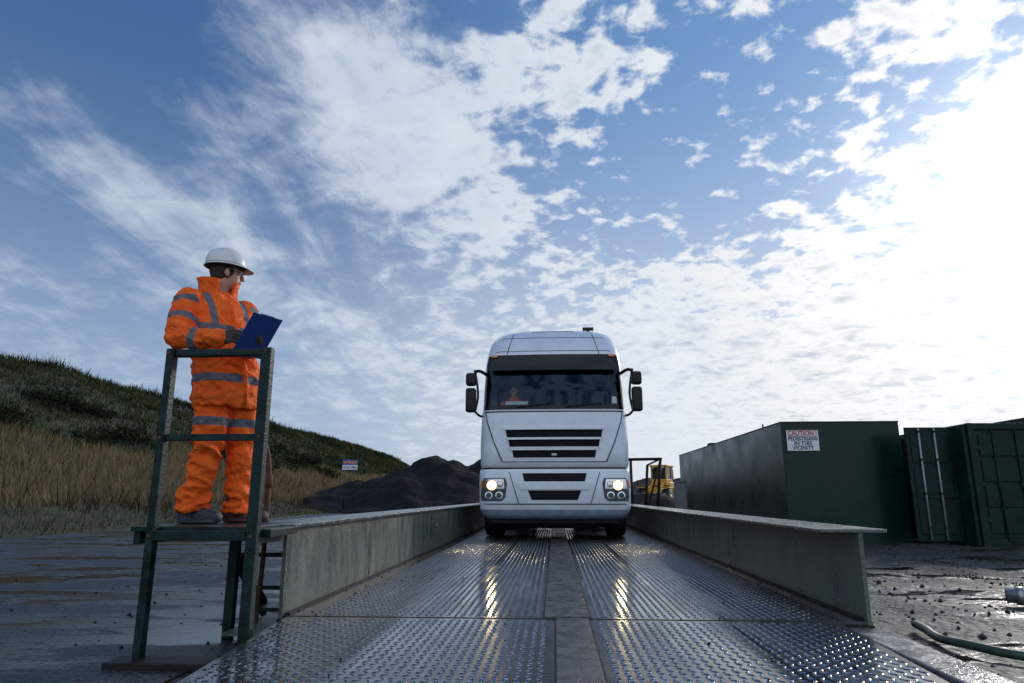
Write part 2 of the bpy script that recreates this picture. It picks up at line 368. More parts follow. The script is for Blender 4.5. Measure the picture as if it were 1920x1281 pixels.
def blades(name,N,xr,yr,fn):
    x=rng.uniform(*xr,N); y=yr[0]+(yr[1]-yr[0])*rng.uniform(0,1,N)**1.5
    V=np.zeros((N*3,3));Cc=np.ones((N*3,4)); k=0
    for i in range(N):
        r=fn(x[i],y[i])
        if r is None: continue
        h,wd,col=r; z=EH(x[i],y[i])-.03; a=random.random()*6.28; lx,ly=random.gauss(0,.3)*h,random.gauss(0,.25)*h
        c,s=math.cos(a)*wd,math.sin(a)*wd
        V[k*3]=(x[i]-c,y[i]-s,z); V[k*3+1]=(x[i]+c,y[i]+s,z); V[k*3+2]=(x[i]+lx,y[i]+ly,z+h)
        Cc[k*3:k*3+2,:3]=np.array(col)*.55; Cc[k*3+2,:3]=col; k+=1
    V=V[:k*3];Cc=Cc[:k*3]
    me=bpy.data.meshes.new(name); me.vertices.add(k*3); me.vertices.foreach_set('co',V.ravel()); me.loops.add(k*3); me.loops.foreach_set('vertex_index',np.arange(k*3))
    me.polygons.add(k); me.polygons.foreach_set('loop_start',np.arange(0,k*3,3)); me.update(calc_edges=True)
    at=me.color_attributes.new('Col','FLOAT_COLOR','POINT'); at.data.foreach_set('color',Cc.ravel()); me.materials.append(M['grass'])
    ob=bpy.data.objects.new(name,me); sc.collection.objects.link(ob); return ob
def gf(x,y):
    d=-x; j=random.uniform(.65,1.3); far=1+max(0,y-20)/25
    n=fbm(x*.35,y*.18,7)
    if d<14.3+n*1.2:
        if random.random()<.35: return None
        c=(.042,.062,.022) if random.random()<.6 else (.12,.10,.045)
        return (random.uniform(.06,.28),.012*far,[q*j for q in c])
    if d<19.0+n*1.8:
        c=(.32,.225,.125) if random.random()<.86 else (.11,.10,.045)
        return (random.uniform(.25,.7),.013*far,[q*j for q in c])
    n2=fbm(x*.9,y*.5,17)
    c=(.040,.060,.019) if n+n2*.6<.16 or random.random()<.4 else (.10,.088,.040)
    if n+n2*.5<-.22: c=(.017,.026,.010)
    return (random.uniform(.08,.36)*(1.5 if 27<d<29 else 1)*(1+.6*max(0,n2)),.018*far,[q*j for q in c])
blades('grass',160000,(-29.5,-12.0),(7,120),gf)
def wf(x,y):
    if fbm(x*.6,y*.45,21)<.24: return None
    return (random.uniform(.5,1.05),.02,(.055*random.uniform(.5,1.3),.03,.02))
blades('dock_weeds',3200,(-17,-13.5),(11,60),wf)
def cf(x,y): return (random.uniform(.3,.9),.02*(1+y/40),(.05*random.uniform(.5,1.4),.05,.02)) if fbm(y*.35,0,3)>.0 else None
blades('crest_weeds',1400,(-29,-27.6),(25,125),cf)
def bush(name,N,cl):
    V=[];F=[];Cc=[]
    for (cx,cy,r) in cl:
        cz=EH(cx,cy)
        for i in range(int(N*r*r)):
            d=Vector((random.gauss(0,1),random.gauss(0,1),random.gauss(0,1))).normalized()*r*random.uniform(.5,1.05)*(1+.3*fbm(cx+i*.01,cy,5)); p=Vector((cx+d.x,cy+d.y*1.3,cz+abs(d.z)*.6))
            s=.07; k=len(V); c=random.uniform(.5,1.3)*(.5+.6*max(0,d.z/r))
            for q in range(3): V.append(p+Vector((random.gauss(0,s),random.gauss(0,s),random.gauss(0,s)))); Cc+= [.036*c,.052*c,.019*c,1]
            F.append((k,k+1,k+2))
    ob=mesh(name,V,F,'grass'); at=ob.data.color_attributes.new('Col','FLOAT_COLOR','POINT'); at.data.foreach_set('color',Cc); return ob
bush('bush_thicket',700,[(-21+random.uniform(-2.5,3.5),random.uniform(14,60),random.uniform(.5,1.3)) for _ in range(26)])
def heaps(name,peaks,x0,x1,y0,y1,nx,ny,base):
    def h(x,y):
        z=-9
        for (px,py,pz,sl) in peaks:
            d=math.sqrt((x-px)**2+((y-py)*.8)**2+.12); z=max(z,pz-d*sl)
        rg=1-abs(fbm(x*.8,y*.8,4,3))*2
        z+=fbm(x*.4,y*.4,9,4)*.30+fbm(x*2.2,y*2.2,2)*.05+rg*.10
        return max(z,base)
    return grid(name,[x0+(x1-x0)*i/nx for i in range(nx+1)],[y0+(y1-y0)*i/ny for i in range(ny+1)],h,'slag',True)
heaps('slag_heap',[(-7.9,46,3.60,.60),(-6.6,45,3.25,.6),(-4.3,47,3.6,.7),(-3.2,47,3.3,.65),(-10,45,2.5,.42),(-12.5,44,1.75,.35),(-9,43,2.3,.5),(0,50,2.2,.4)],-20,8,34,62,150,130,-.35)
heaps('slag_heap',[(13,95,3.2,.25),(22,100,4.2,.25),(6,90,2.4,.3),(7.5,50,1.0,.5)],-4,40,44,120,110,90,-.35)
# ------------------------------------------------------------------ weighbridge
wb=empty('weighbridge',(0,8,0))
SEAM=4.4
mesh('deck_plate',[(-1.72,SEAM+.006,0),(1.86,SEAM+.006,0),(1.86,26,0),(-1.72,26,0),(-1.72,SEAM+.006,-.16),(1.86,SEAM+.006,-.16),(1.86,26,-.16),(-1.72,26,-.16)],[(0,1,2,3),(4,5,1,0),(3,2,6,7),(1,5,6,2),(4,0,3,7)],'deck',wb)
RZ=-.004
mesh('ramp_plate',[(-1.66,SEAM-.006,RZ),(-1.35,1.2,RZ),(1.42,1.2,RZ),(1.66,SEAM-.006,RZ),(-1.66,SEAM-.006,-.16),(-1.35,1.2,-.16),(1.42,1.2,-.16),(1.66,SEAM-.006,-.16)],[(0,1,2,3),(0,4,5,1),(1,5,6,2),(2,6,7,3),(3,7,4,0)],'deck',wb)
box('seam_gap',-1.72,1.86,SEAM-.02,SEAM+.02,-.15,-.02,'chassis',wb)
def treads(name,x0,x1,y0,y1,pit,zf,skip,xlim=None):
    nx=int((x1-x0)/pit); ny=int((y1-y0)/pit)
    I,J=np.meshgrid(np.arange(nx),np.arange(ny)); I=I.ravel();J=J.ravel()
    cx=x0+(I+.5)*pit; cy=y0+(J+.5)*pit
    ok=~((cx>skip[0]-.015)&(cx<skip[1]+.015))
    for c in skip[2:]: ok&=np.abs(cx-c)>.03
    if xlim: ok&=(cx>np.interp(cy,*xlim[0])+.03)&(cx<np.interp(cy,*xlim[1])-.03)
    I,J,cx,cy=I[ok],J[ok],cx[ok],cy[ok]
    a=np.where((I+J)%2==0,R_(50),R_(-50)); ca,sa=np.cos(a),np.sin(a)
    l,wd,h=pit*.52,pit*.15,.0045
    loc=[(-l,0,0),(0,-wd,0),(l,0,0),(0,wd,0),(-l*.5,0,h),(l*.5,0,h)]
    n=len(cx); V=np.zeros((n,6,3)); hs=(0.7+.3*rng.uniform(0,1,n))
    for k,(u,v,z) in enumerate(loc):
        V[:,k,0]=cx+u*ca-v*sa; V[:,k,1]=cy+u*sa+v*ca; V[:,k,2]=z*hs+zf
    fl=[(0,1,4),(1,5,4),(1,2,5),(2,3,5),(3,4,5),(3,0,4)]
    F=(np.array(fl)[None]+(np.arange(n)*6)[:,None,None]).reshape(-1,3)
    me=bpy.data.meshes.new(name); me.vertices.add(n*6); me.vertices.foreach_set('co',V.ravel()); me.loops.add(F.size); me.loops.foreach_set('vertex_index',F.ravel())
    me.polygons.add(len(F)); me.polygons.foreach_set('loop_start',np.arange(0,F.size,3)); me.update(calc_edges=True); me.polygons.foreach_set('use_smooth',[True]*len(F)); me.materials.append(M['tread'])
    ob=bpy.data.objects.new(name,me); sc.collection.objects.link(ob); ob.parent=wb; ob.matrix_parent_inverse=wb.matrix_world.inverted()
treads('deck_treads',-1.52,1.70,SEAM+.04,15.5,.046,.0004,(-.085,.215,.75,-.62))
treads('ramp_treads',-1.66,1.66,2.0,SEAM-.04,.046,RZ+.0004,(-.015,.205),(([1.2,4.4],[-1.35,-1.66]),([1.2,4.4],[1.42,1.66])))
for x in (.75,-.62): box('plate_joint',x-.005,x+.005,SEAM+.01,20,-.01,.0015,'chassis',wb)
box('centre_strip',-.07,.20,SEAM+.01,24,-.02,.008,'strip',wb,.002)
for x in (-.082,.202): box('strip_joint',x,x+.010,SEAM+.01,24,-.01,.002,'chassis',wb)
box('centre_strip_ramp',-.0,.19,1.2,SEAM-.012,-.03,.006,'strip',wb,.002)
for x in (-.012,.192): box('strip_joint_ramp',x,x+.010,1.2,SEAM-.012,-.03,-.001,'chassis',wb)
box('concrete_kerb',1.68,1.9,0,SEAM+.35,-.2,-.03,'concrete',wb,.01)
def grit():
    parts=[]
    for i in range(260):
        x=random.choice([random.gauss(-1.55,.10),random.gauss(1.7,.08),random.uniform(-1.5,1.6)]); y=random.uniform(2.6,11); s=random.uniform(.003,.010)
        if abs(x)>1.35 and y<SEAM: continue
        c=Vector((max(-1.66,min(1.8,x)),y,.002)); vv=[c+Vector((a*s*random.uniform(.7,1.4),b*s*random.uniform(.7,1.4),d*s*.7)) for a,b,d in ((1,0,0),(-1,0,0),(0,1,0),(0,-1,0),(0,0,1),(0,0,-1))]
        parts.append((vv,[(0,2,4),(2,1,4),(1,3,4),(3,0,4),(2,0,5),(1,2,5),(3,1,5),(0,3,5)]))
    v,f=combine(parts); mesh('deck_grit',v,f,'slag',wb)
grit()
def girder(name,xw,f0,f1,y0,y1,top):
    g=empty(name,(xw,(y0+y1)/2,0)) 
    box('web',xw-.012,xw+.012,y0,y1,-.10,top-.022,'girder',g)
    box('top_flange',f0,f1,y0-.0,y1,top-.021,top,'flange',g,.004)
    box('bottom_flange',min(xw,f0),max(xw,f1)+.0,y0+.003,y1,-.12,-.101,'girder',g)
    box('toe_bead',xw-(-.013 if xw<0 else .045),xw+(.045 if xw<0 else -.013),y0+.05,y1,.001,.012,'chassis',g)
    return g
girder('steel_girder',-1.70,-2.06,-1.64,4.38,24,.545)
girder('steel_girder',1.84,1.60,2.0,4.40,24,.525)
# ------------------------------------------------------------------ truck
TY=11.75
tr=empty('semi_truck',(0,TY+1.5,0))
BOW=.07
class Prof:
    def __init__(s,rows): s.z=[r[0] for r in rows]; s.w=[r[1] for r in rows]; s.y=[r[2] for r in rows]; s.r=[r[3] for r in rows]
    def at(s,z): return (float(np.interp(z,s.z,s.w)),float(np.interp(z,s.z,s.y)),float(np.interp(z,s.z,s.r)))
    def fy(s,x,z):
        w,y,r=s.at(z); ax=abs(x); yy=TY+y+BOW*(min(ax,w-r)/w)**2
        if ax>w-r: t=min(ax-(w-r),r*.999); yy+=r-math.sqrt(r*r-t*t)
        return yy
cabp=Prof([(1.20,1.22,.07,.22),(1.26,1.235,.04,.24),(1.6,1.24,.04,.26),(2.05,1.23,.06,.28),(2.20,1.215,.09,.28),(2.26,1.21,.105,.28),(2.6,1.20,.17,.27),(2.95,1.185,.25,.26),(3.05,1.18,.28,.26),(3.16,1.17,.32,.28),(3.22,1.165,.34,.3),
 (3.35,1.15,.42,.34),(3.50,1.125,.53,.38),(3.62,1.09,.66,.42),(3.72,1.04,.80,.45),(3.79,.97,.95,.47),(3.84,.87,1.12,.45),(3.865,.74,1.3,.4)])
bump=Prof([(.34,1.12,.16,.2),(.40,1.19,.07,.22),(.50,1.235,.03,.24),(.62,1.245,.0,.25),(.9,1.25,-.02,.26),(1.10,1.248,.0,.26),(1.17,1.235,.035,.25)])
NF,NC,NS=15,7,5
def ring(pr,z,depth):
    w,y,r=pr.at(z); pts=[]
    fx=[-(w-r)+2*(w-r)*i/(NF-1) for i in range(NF)]
    front=[(x,TY+y+BOW*(x/w)**2) for x in fx]
    y0=TY+y+BOW*((w-r)/w)**2
    right=[(w-r+r*math.sin(R_(90*k/NC)),y0+r-r*math.cos(R_(90*k/NC))) for k in range(1,NC+1)]
    side=[(w,y0+r+(TY+depth-y0-r)*k/NS) for k in range(1,NS+1)]
    left=[(-x,yy) for x,yy in reversed(right)]; lside=[(-x,yy) for x,yy in reversed(side)]
    return [(x,yy,z) for x,yy in lside+left+front+right+side]
def cab(name,pr,levels,depth,mt,skip=None,mf=None,mats=()):
    v=[];f=[];mi=[]
    for z in levels: v+=ring(pr,z,depth)
    n=len(ring(pr,levels[0],depth))
    for i in range(len(levels)-1):
        for j in range(n):
            zc_=(levels[i]+levels[i+1])/2
            if j<n-1 and skip and skip(j,zc_): continue
            f.append((i*n+j,i*n+(j+1)%n,(i+1)*n+(j+1)%n,(i+1)*n+j)); mi.append(mf(j,zc_) if mf and j<n-1 else 0)
    f.append(tuple(range(n))[::-1]); mi.append(0); f.append(tuple((len(levels)-1)*n+j for j in range(n))); mi.append(0)
    ob=mesh(name,v,f,mt,tr,True)
    for q in mats: ob.data.materials.append(M[q])
    for p,k in zip(ob.data.polygons,mi): p.material_index=k
    ob.data.polygons[-1].use_smooth=False; ob.data.polygons[-2].use_smooth=False
    md=ob.modifiers.new('e','EDGE_SPLIT'); md.split_angle=R_(50)
    return ob
c0=NS+NC
def sk(j,z): return 2.26<z<3.0 and (c0-4)<=j<(c0+NF-1+4)
def mfc(j,z):
    if 2.2<z<3.2 and (c0-5)<=j<(c0+NF+4): return 1
    if 2.26<z<2.95 and (j in (NS-2,NS-3) or j in (c0+NF+NC,c0+NF+NC+1)): return 2
    return 0
cab('cab_body',cabp,[1.20,1.23,1.26,1.45,1.6,1.8,2.05,2.20,2.26,2.43,2.6,2.8,2.95,3.05,3.16,3.22,3.28,3.35,3.42,3.50,3.56,3.62,3.67,3.72,3.76,3.79,3.82,3.84,3.865],2.25,'white',sk,mfc,('gloss','glass'))
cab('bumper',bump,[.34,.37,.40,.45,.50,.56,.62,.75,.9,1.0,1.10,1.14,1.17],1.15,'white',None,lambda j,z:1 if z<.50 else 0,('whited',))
def fpanel(name,pr,rows,off,th,mt,nx=16,nz=None,bv=0.0,side=1):
    zz=[];xl=[];xr=[]
    for i in range(len(rows)-1):
        k=max(1,int(abs(rows[i][0]-rows[i+1][0])/.06))
        for q in range(k):
            t=q/k; zz.append(rows[i][0]*(1-t)+rows[i+1][0]*t); xl.append(rows[i][1]*(1-t)+rows[i+1][1]*t); xr.append(rows[i][2]*(1-t)+rows[i+1][2]*t)
    zz.append(rows[-1][0]);xl.append(rows[-1][1]);xr.append(rows[-1][2])
    v=[];f=[]; m_=len(zz)
    for lay,o in ((0,-off-th),(1,-off+.03)):
        for i in range(m_):
            for j in range(nx+1):
                x=xl[i]+(xr[i]-xl[i])*j/nx; v.append((x,pr.fy(x,zz[i])+o,zz[i]))
    n=nx+1; B=m_*n
    for i in range(m_-1):
        for j in range(nx):
            a=i*n+j; f.append((a,a+1,a+n+1,a+n)); f.append((B+a,B+a+n,B+a+n+1,B+a+1))
    for j in range(nx):
        f.append((j,B+j,B+j+1,j+1)); a=(m_-1)*n+j; f.append((a,a+1,B+a+1,B+a))
    for i in range(m_-1):
        a=i*n; f.append((a,a+n,B+a+n,B+a)); a=i*n+nx; f.append((a,B+a,B+a+n,a+n))
    ob=mesh(name,v,f,mt,tr,True); fixn(ob)
    md=ob.modifiers.new('e','EDGE_SPLIT'); md.split_angle=R_(40)
    if bv: bevel(ob,bv)
    return ob
def sheet(name,pr,z0,z1,w0,w1,off,mt,nx=30,nz=10):
    v=[];f=[]
    for i in range(nz+1):
        z=z0+(z1-z0)*i/nz; w_=w0+(w1-w0)*i/nz
        for j in range(nx+1):
            x=-w_+2*w_*j/nx; v.append((x,pr.fy(x,z)+off,z))
    n=nx+1
    for i in range(nz):
        for j in range(nx): f.append((i*n+j,i*n+j+1,(i+1)*n+j+1,(i+1)*n+j))
    return mesh(name,v,f,mt,tr,True)
sheet('windscreen',cabp,2.25,3.04,1.135,1.11,.012,'wind')
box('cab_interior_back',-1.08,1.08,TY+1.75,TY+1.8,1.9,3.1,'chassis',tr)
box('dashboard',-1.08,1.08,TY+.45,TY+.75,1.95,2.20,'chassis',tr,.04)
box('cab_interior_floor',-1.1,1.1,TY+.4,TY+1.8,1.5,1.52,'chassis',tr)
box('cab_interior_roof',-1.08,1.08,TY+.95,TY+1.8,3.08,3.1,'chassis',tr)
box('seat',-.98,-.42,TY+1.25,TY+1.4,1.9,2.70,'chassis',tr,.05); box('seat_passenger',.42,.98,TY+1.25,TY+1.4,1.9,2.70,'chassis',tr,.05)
sw=[(-.70+.22*math.cos(t*math.pi/8),TY+.72+.10*math.sin(t*math.pi/8),2.24+.13*math.sin(t*math.pi/8)) for t in range(17)]
tube('steering_wheel',sw,.015,'black',tr,8)
fpanel('dash_paper',cabp,[(2.35,-.80,-.42),(2.29,-.82,-.44)],-.045,.001,'paper',4)
fpanel('windscreen_lower_trim',cabp,[(2.27,-1.15,1.15),(2.20,-1.16,1.16)],.004,.01,'gloss',30)
fpanel('upper_trim_band',cabp,[(3.21,-1.10,1.10),(2.99,-1.12,1.12)],.004,.008,'gloss',30)
fpanel('sun_visor',cabp,[(3.19,-1.08,1.08),(2.96,-1.10,1.10),(2.90,-1.09,1.09)],.10,.012,'gloss',30)
for sx_ in (-1,1):
    fpanel('marker_light',cabp,[(3.19,sx_*1.0-.05,sx_*1.0+.05),(3.15,sx_*1.0-.05,sx_*1.0+.05)],.122,.02,'amber',4)
    fpanel('visor_bracket',cabp,[(3.17,sx_*.6-.02,sx_*.6+.02),(3.0,sx_*.6-.02,sx_*.6+.02)],.01,.09,'black',2)
fpanel('roof_hatch_frame',cabp,[(3.815,-.36,.36),(3.77,-.40,.40)],.0,.006,'gloss',12)
fpanel('roof_hatch',cabp,[(3.80,-.33,.33),(3.78,-.37,.37)],.008,.01,'white',12)
for z,wd in ((3.60,.92),(3.30,1.0)): fpanel('roof_crease',cabp,[(z,-wd,wd),(z-.012,-wd,wd)],.0,.004,'seam',30)
for sx_ in (-1,1):
    fpanel('fairing_seam',cabp,[(3.70,sx_*.70-.007,sx_*.70+.007),(3.22,sx_*.80-.007,sx_*.80+.007)],.0,.004,'seam',2)
tube('air_horn',[(.56,TY+1.15,3.875),(.76,TY+1.15,3.875)],.035,'black',tr,14); tube('air_horn_base',[(.66,TY+1.15,3.78),(.66,TY+1.15,3.86)],.03,'black',tr,8)
fp=fpanel
fp('front_panel_shadow_gap',cabp,[(2.145,-1.15,1.15),(1.98,-1.123,1.123),(1.62,-1.003,1.003),(1.29,-.863,.863)],.002,.006,'seam',30)
fp('front_panel',cabp,[(2.14,-1.13,1.13),(1.98,-1.10,1.10),(1.62,-.98,.98),(1.30,-.84,.84)],.006,.022,'white',30,bv=.006)
fp('panel_shut_line',cabp,[(2.168,-1.17,1.17),(2.145,-1.17,1.17)],.0,.008,'gloss',30)
for i,(zt,zb,wt,wb_) in enumerate(((1.840,1.700,.80,.775),(1.670,1.540,.755,.73),(1.490,1.355,.69,.665))):
    fp('grille_slot',cabp,[(zt,-wt,wt),(zb,-wb_,wb_)],.030,.002,'slot',24)
    fp('grille_louvre',cabp,[(zt+.024,-wt-.03,wt+.03),(zt-.004,-wt-.01,wt+.01)],.030,.032,'white',24,bv=.008)
    fp('grille_lip',cabp,[(zb+.004,-wb_,wb_),(zb-.012,-wb_-.02,wb_+.02)],.030,.012,'white',24)
box('badge_mark',-.045,.045,cabp.fy(0,1.4)-.05,cabp.fy(0,1.4)-.03,1.385,1.435,'steel',tr,.008)
for sx_ in (-1,1):
    xa=lambda a,b:(min(sx_*a,sx_*b),max(sx_*a,sx_*b))
    y0=TY+.62; box('door_seam',*xa(1.228,1.246),y0,y0+.012,1.4,2.2,'gloss',tr)
    box('wheel_arch',*xa(1.0,1.242),TY+1.0,TY+1.9,.95,1.22,'black',tr,.05)
    fp('headlamp_housing',bump,[(1.02,*xa(.80,1.16)),(.93,*xa(.77,1.195)),(.70,*xa(.80,1.21)),(.64,*xa(.86,1.19))],.002,.006,'seam',12)
    fp('headlamp_glass_upper',bump,[(1.0,*xa(.83,1.15)),(.84,*xa(.81,1.18))],.008,.006,'chrome',12)
    def disc(nm,x,z,r,mt,yo=0):
        yy=bump.fy(x,z)-.018-yo; v=[(x,yy-.006,z)]+[(x+r*math.cos(t*math.pi/12),yy,z+r*math.sin(t*math.pi/12)) for t in range(24)]
        return mesh(nm,v,[(0,1+(t+1)%24,1+t) for t in range(24)],mt,tr,True)
    disc('headlamp_ring',sx_*1.02,.90,.088,'seam',.004); disc('headlamp_reflector',sx_*1.02,.90,.080,'lampg',.006); disc('headlamp_bulb',sx_*1.02,.905,.054,'lamp',.010)
    disc('high_beam_ring',sx_*.89,.915,.05,'seam',.004); disc('high_beam_reflector',sx_*.89,.915,.042,'chrome',.006)
    for xx in (.90,1.07):
        disc('fog_lamp_ring',sx_*xx,.735,.062,'chrome',.002); disc('fog_lamp_lens',sx_*xx,.735,.045,'seam',.006)
    fp('indicator',bump,[(.98,*xa(1.165,1.20)),(.87,*xa(1.185,1.22))],.008,.008,'amber',4)
fp('cab_gap',bump,[(1.20,-1.16,1.16),(1.165,-1.2,1.2)],-.02,.01,'gloss',30)
fp('bumper_slot_upper',bump,[(1.10,-.52,.52),(.965,-.49,.49)],.002,.004,'slot',20)
fp('bumper_slot_lower',bump,[(.815,-.43,.43),(.66,-.37,.37)],.002,.004,'slot',20)
for z in (1.06,1.01): fp('slot_bar',bump,[(z,-.49,.49),(z-.012,-.49,.49)],.006,.01,'black',20)
for z in (.77,.72): fp('slot_bar',bump,[(z,-.39,.39),(z-.012,-.39,.39)],.006,.01,'black',20)
fp('bumper_centre_panel',bump,[(.945,-.62,.62),(.83,-.56,.56)],.002,.014,'white',20,bv=.004)
fp('bumper_side_crease_l',bump,[(1.12,-.742,-.728),(.60,-.587,-.573)],.0,.006,'seam',2); fp('bumper_side_crease_r',bump,[(1.12,.728,.742),(.60,.573,.587)],.0,.006,'seam',2)
fp('bumper_step_line',bump,[(.60,-1.15,1.15),(.582,-1.15,1.15)],.0,.006,'seam',30)
for xa_,xb_ in ((-.62,-.05),(.20,.80)):
    za,zb=2.235,2.30
    pts=[(xa_+(xb_-xa_)*t,cabp.fy(xa_+(xb_-xa_)*t,za+(zb-za)*t)-.03,za+(zb-za)*t) for t in (0,.33,.66,1)]
    tube('wiper',pts,.012,'black',tr,6)
fpanel('windscreen_sticker',cabp,[(2.42,.98,1.06),(2.30,.98,1.06)],.0,.001,'sticker',3)
for s_ in (-1,1):
    ym=TY+.22
    tube('mirror_arm_upper',curve_pts([(s_*1.15,TY+.40,2.86),(s_*1.26,ym+.05,2.91),(s_*1.36,ym+.02,2.89)],5),.03,'black',tr,8)
    tube('mirror_arm_lower',curve_pts([(s_*1.15,TY+.42,2.10),(s_*1.26,ym+.05,2.11),(s_*1.35,ym+.02,2.20)],5),.022,'black',tr,8)
    tube('mirror_arm_back',curve_pts([(s_*1.34,ym+.05,2.9),(s_*1.29,ym+.07,2.5),(s_*1.33,ym+.05,2.2)],5),.02,'black',tr,8)
    for z0,z1,w2 in ((2.63,2.86,.088),(2.16,2.59,.088)):
        cx=s_*1.40; mo=box('mirror_housing',cx-w2,cx+w2,ym-.11,ym+.05,z0,z1,'black',tr,.045,4); mo.data.polygons.foreach_set('use_smooth',[True]*6)
box('chassis_rail_l',-.45,-.36,TY+.5,TY+5.9,.75,1.0,'chassis',tr); box('chassis_rail_r',.36,.45,TY+.5,TY+5.9,.75,1.0,'chassis',tr)
box('engine_block',-.5,.5,TY+.5,TY+2.1,.42,1.3,'chassis',tr,.05); box('front_axle',-.95,.95,TY+1.3,TY+1.42,.30,.55,'chassis',tr,.02)
box('under_cab',-1.15,1.15,TY+.3,TY+2.2,1.05,1.2,'chassis',tr); box('fuel_tank',.55,1.15,TY+2.4,TY+3.6,.40,1.05,'steel',tr,.12); box('battery_box',-1.15,-.6,TY+2.4,TY+3.4,.40,1.05,'chassis',tr,.05)
box('fifth_wheel',-.45,.45,TY+4.3,TY+5.2,1.1,1.18,'chassis',tr,.03); box('rear_wall_trim',-1.1,1.1,TY+2.26,TY+2.3,1.3,3.2,'whited',tr)
tp=[(-.17,.28),(-.17,.44),(-.15,.49),(-.09,.505),(0,.508),(.09,.505),(.15,.49),(.17,.44),(.17,.28)]
for yy,xs_ in ((TY+1.36,(-1.06,1.06)),(TY+4.75,(-1.06,-.72,.72,1.06)),(TY+10.2,(-1.06,-.72,.72,1.06)),(TY+11.5,(-1.06,-.72,.72,1.06))):
    for xx in xs_:
        lathe_x('tyre',tp,xx,yy,.508,'rubber',tr); sgn=1 if xx>0 else -1
        lathe_x('wheel_rim',[(sgn*.05,.10),(sgn*.08,.24),(sgn*.172,.275),(sgn*.172,.10),(sgn*.19,.08)],xx,yy,.508,'steel',tr)
for s_ in (-1,1): box('mud_flap',s_*1.04-.2,s_*1.04+.2,TY+2.02,TY+2.04,.12,1.0,'black',tr)
box('underbody_light_block',-.84,.84,TY+2.30,TY+2.32,.10,.9,'black',tr)  # added sheet behind the front wheels, keeps the space under the truck dark
box('rear_light_block',-1.1,1.1,TY+12.3,TY+12.4,.10,.6,'black',tr)  # low sheet added at the tail to block sky light from beneath
box('bumper_underside',-1.05,1.05,TY+.25,TY+.9,.26,.42,'chassis',tr,.03)
box('trailer_body',-1.20,1.20,TY+3.0,TY+12.6,1.25,3.45,'trailer',tr,.03)
for i in range(12): 
    for s_ in (-1,1): box('trailer_rib',s_*1.225-.02,s_*1.225+.02,TY+3.2+i*.8,TY+3.28+i*.8,1.27,3.4,'trailer',tr)
for s_ in (-.5,.42): box('trailer_beam',s_,s_+.08,TY+4,TY+12.5,1.0,1.248,'chassis',tr)
for a in (-1.22,1.10): box('side_guard',a,a+.04,TY+5.9,TY+9.4,.45,1.0,'chassis',tr)
tr.scale=(1.04,1,1)
# ------------------------------------------------------------------ figures
def hand(name,W,d,n,s,curl,parent,mt='glove',sc_=1.0):
    W,d,n,s=Vector(W),Vector(d).normalized(),Vector(n).normalized(),Vector(s).normalized()
    parts=[]
    offs=[.034,.012,-.011,-.033]; ln=[.040,.045,.042,.034]
    for i,o in enumerate(offs):
        k=W+d*(.088-.006*abs(i-1))*sc_+s*o*sc_
        parts.append(tubegeo([W+s*o*.6,W+d*.045+s*o*.9,k],[.020,.019,.0145],10,True))
        p=k; a=0; pts=[k]
        for j,l in enumerate((ln[i],ln[i]*.72,ln[i]*.6)):
            a+=curl[j]+i*.05; q=d*math.cos(a)+n*math.sin(a); p=p+q*l*sc_; pts.append(p)
        parts.append(tubegeo(pts,[.0125,.0115,.0105,.009],10,True))
    t0=W+d*.025+s*.026; t1=t0+(d*.55+s*.65+n*.35).normalized()*.042; t2=t1+(d*.75+n*.6+s*.1).normalized()*.034; t3=t2+(d*.6+n*.8-s*.1).normalized()*.026
    parts.append(tubegeo([t0,t1,t2,t3],[.019,.0155,.0135,.011],10,True))
    return remesh(name,parts,.0042,mt,parent,3)
wk=empty('site_worker',(-2.2,4.46,.55))
O=Vector((-2.20,4.46,.55)); FA=R_(-32)
Fv=Vector((math.cos(FA),math.sin(FA),0)); Rv=Vector((math.sin(FA),-math.cos(FA),0)); Uv=Vector((0,0,1))
def Lc(f,r,z): return O+Fv*f+Rv*r+Uv*z
def ctr(z):
    t=max(0,min(1,(z-.9)/.6)); return (-.13*t,.065*t)
def ell_loft(rows,n=28):
    v=[];f=[]
    for (z,a,b,fo) in rows:
        cf,cr=ctr(z)
        for j in range(n):
            t=2*math.pi*j/n; c,s=math.cos(t),math.sin(t)
            c=math.copysign(abs(c)**.85,c); s=math.copysign(abs(s)**.85,s)
            v.append(Lc(cf+fo+b*s,cr+a*c,z))
    for i in range(len(rows)-1):
        for j in range(n): f.append((i*n+j,(i*n+(j+1)%n),(i+1)*n+(j+1)%n,(i+1)*n+j))
    f.append(tuple(range(n))[::-1]); f.append(tuple((len(rows)-1)*n+j for j in range(n)))
    return v,f
shR=Lc(-.13,.065+.195,1.455); shL=Lc(-.10,.065-.195,1.455)
elR=Vector((-2.42,4.17,1.72)); wrR=Vector((-2.10,4.08,1.69))
elL=Vector((-2.10,4.50,1.72)); wrL=Vector((-1.985,4.24,1.655))
torso=ell_loft([(.74,.225,.165,.01),(.80,.240,.180,.01),(.92,.232,.172,.01),(1.05,.222,.160,.01),(1.18,.220,.158,.0),(1.32,.230,.158,0),(1.42,.226,.145,0),(1.49,.175,.12,0),(1.535,.112,.10,0),(1.56,.085,.08,0)])
arms=[tubegeo([shR,shR.lerp(elR,.5)+Vector((-.01,0,0)),elR],[.098,.090,.080],16,True),tubegeo([elR,elR.lerp(wrR,.45),wrR],[.080,.076,.058],16,True),
      tubegeo([shL,shL.lerp(elL,.5),elL],[.092,.082,.074],16,True),tubegeo([elL,elL.lerp(wrL,.5),wrL],[.074,.066,.054],16,True)]
cuffs=[tubegeo([wrR-(wrR-elR).normalized()*.05,wrR+(wrR-elR).normalized()*.005],[.060,.060],16,False)]
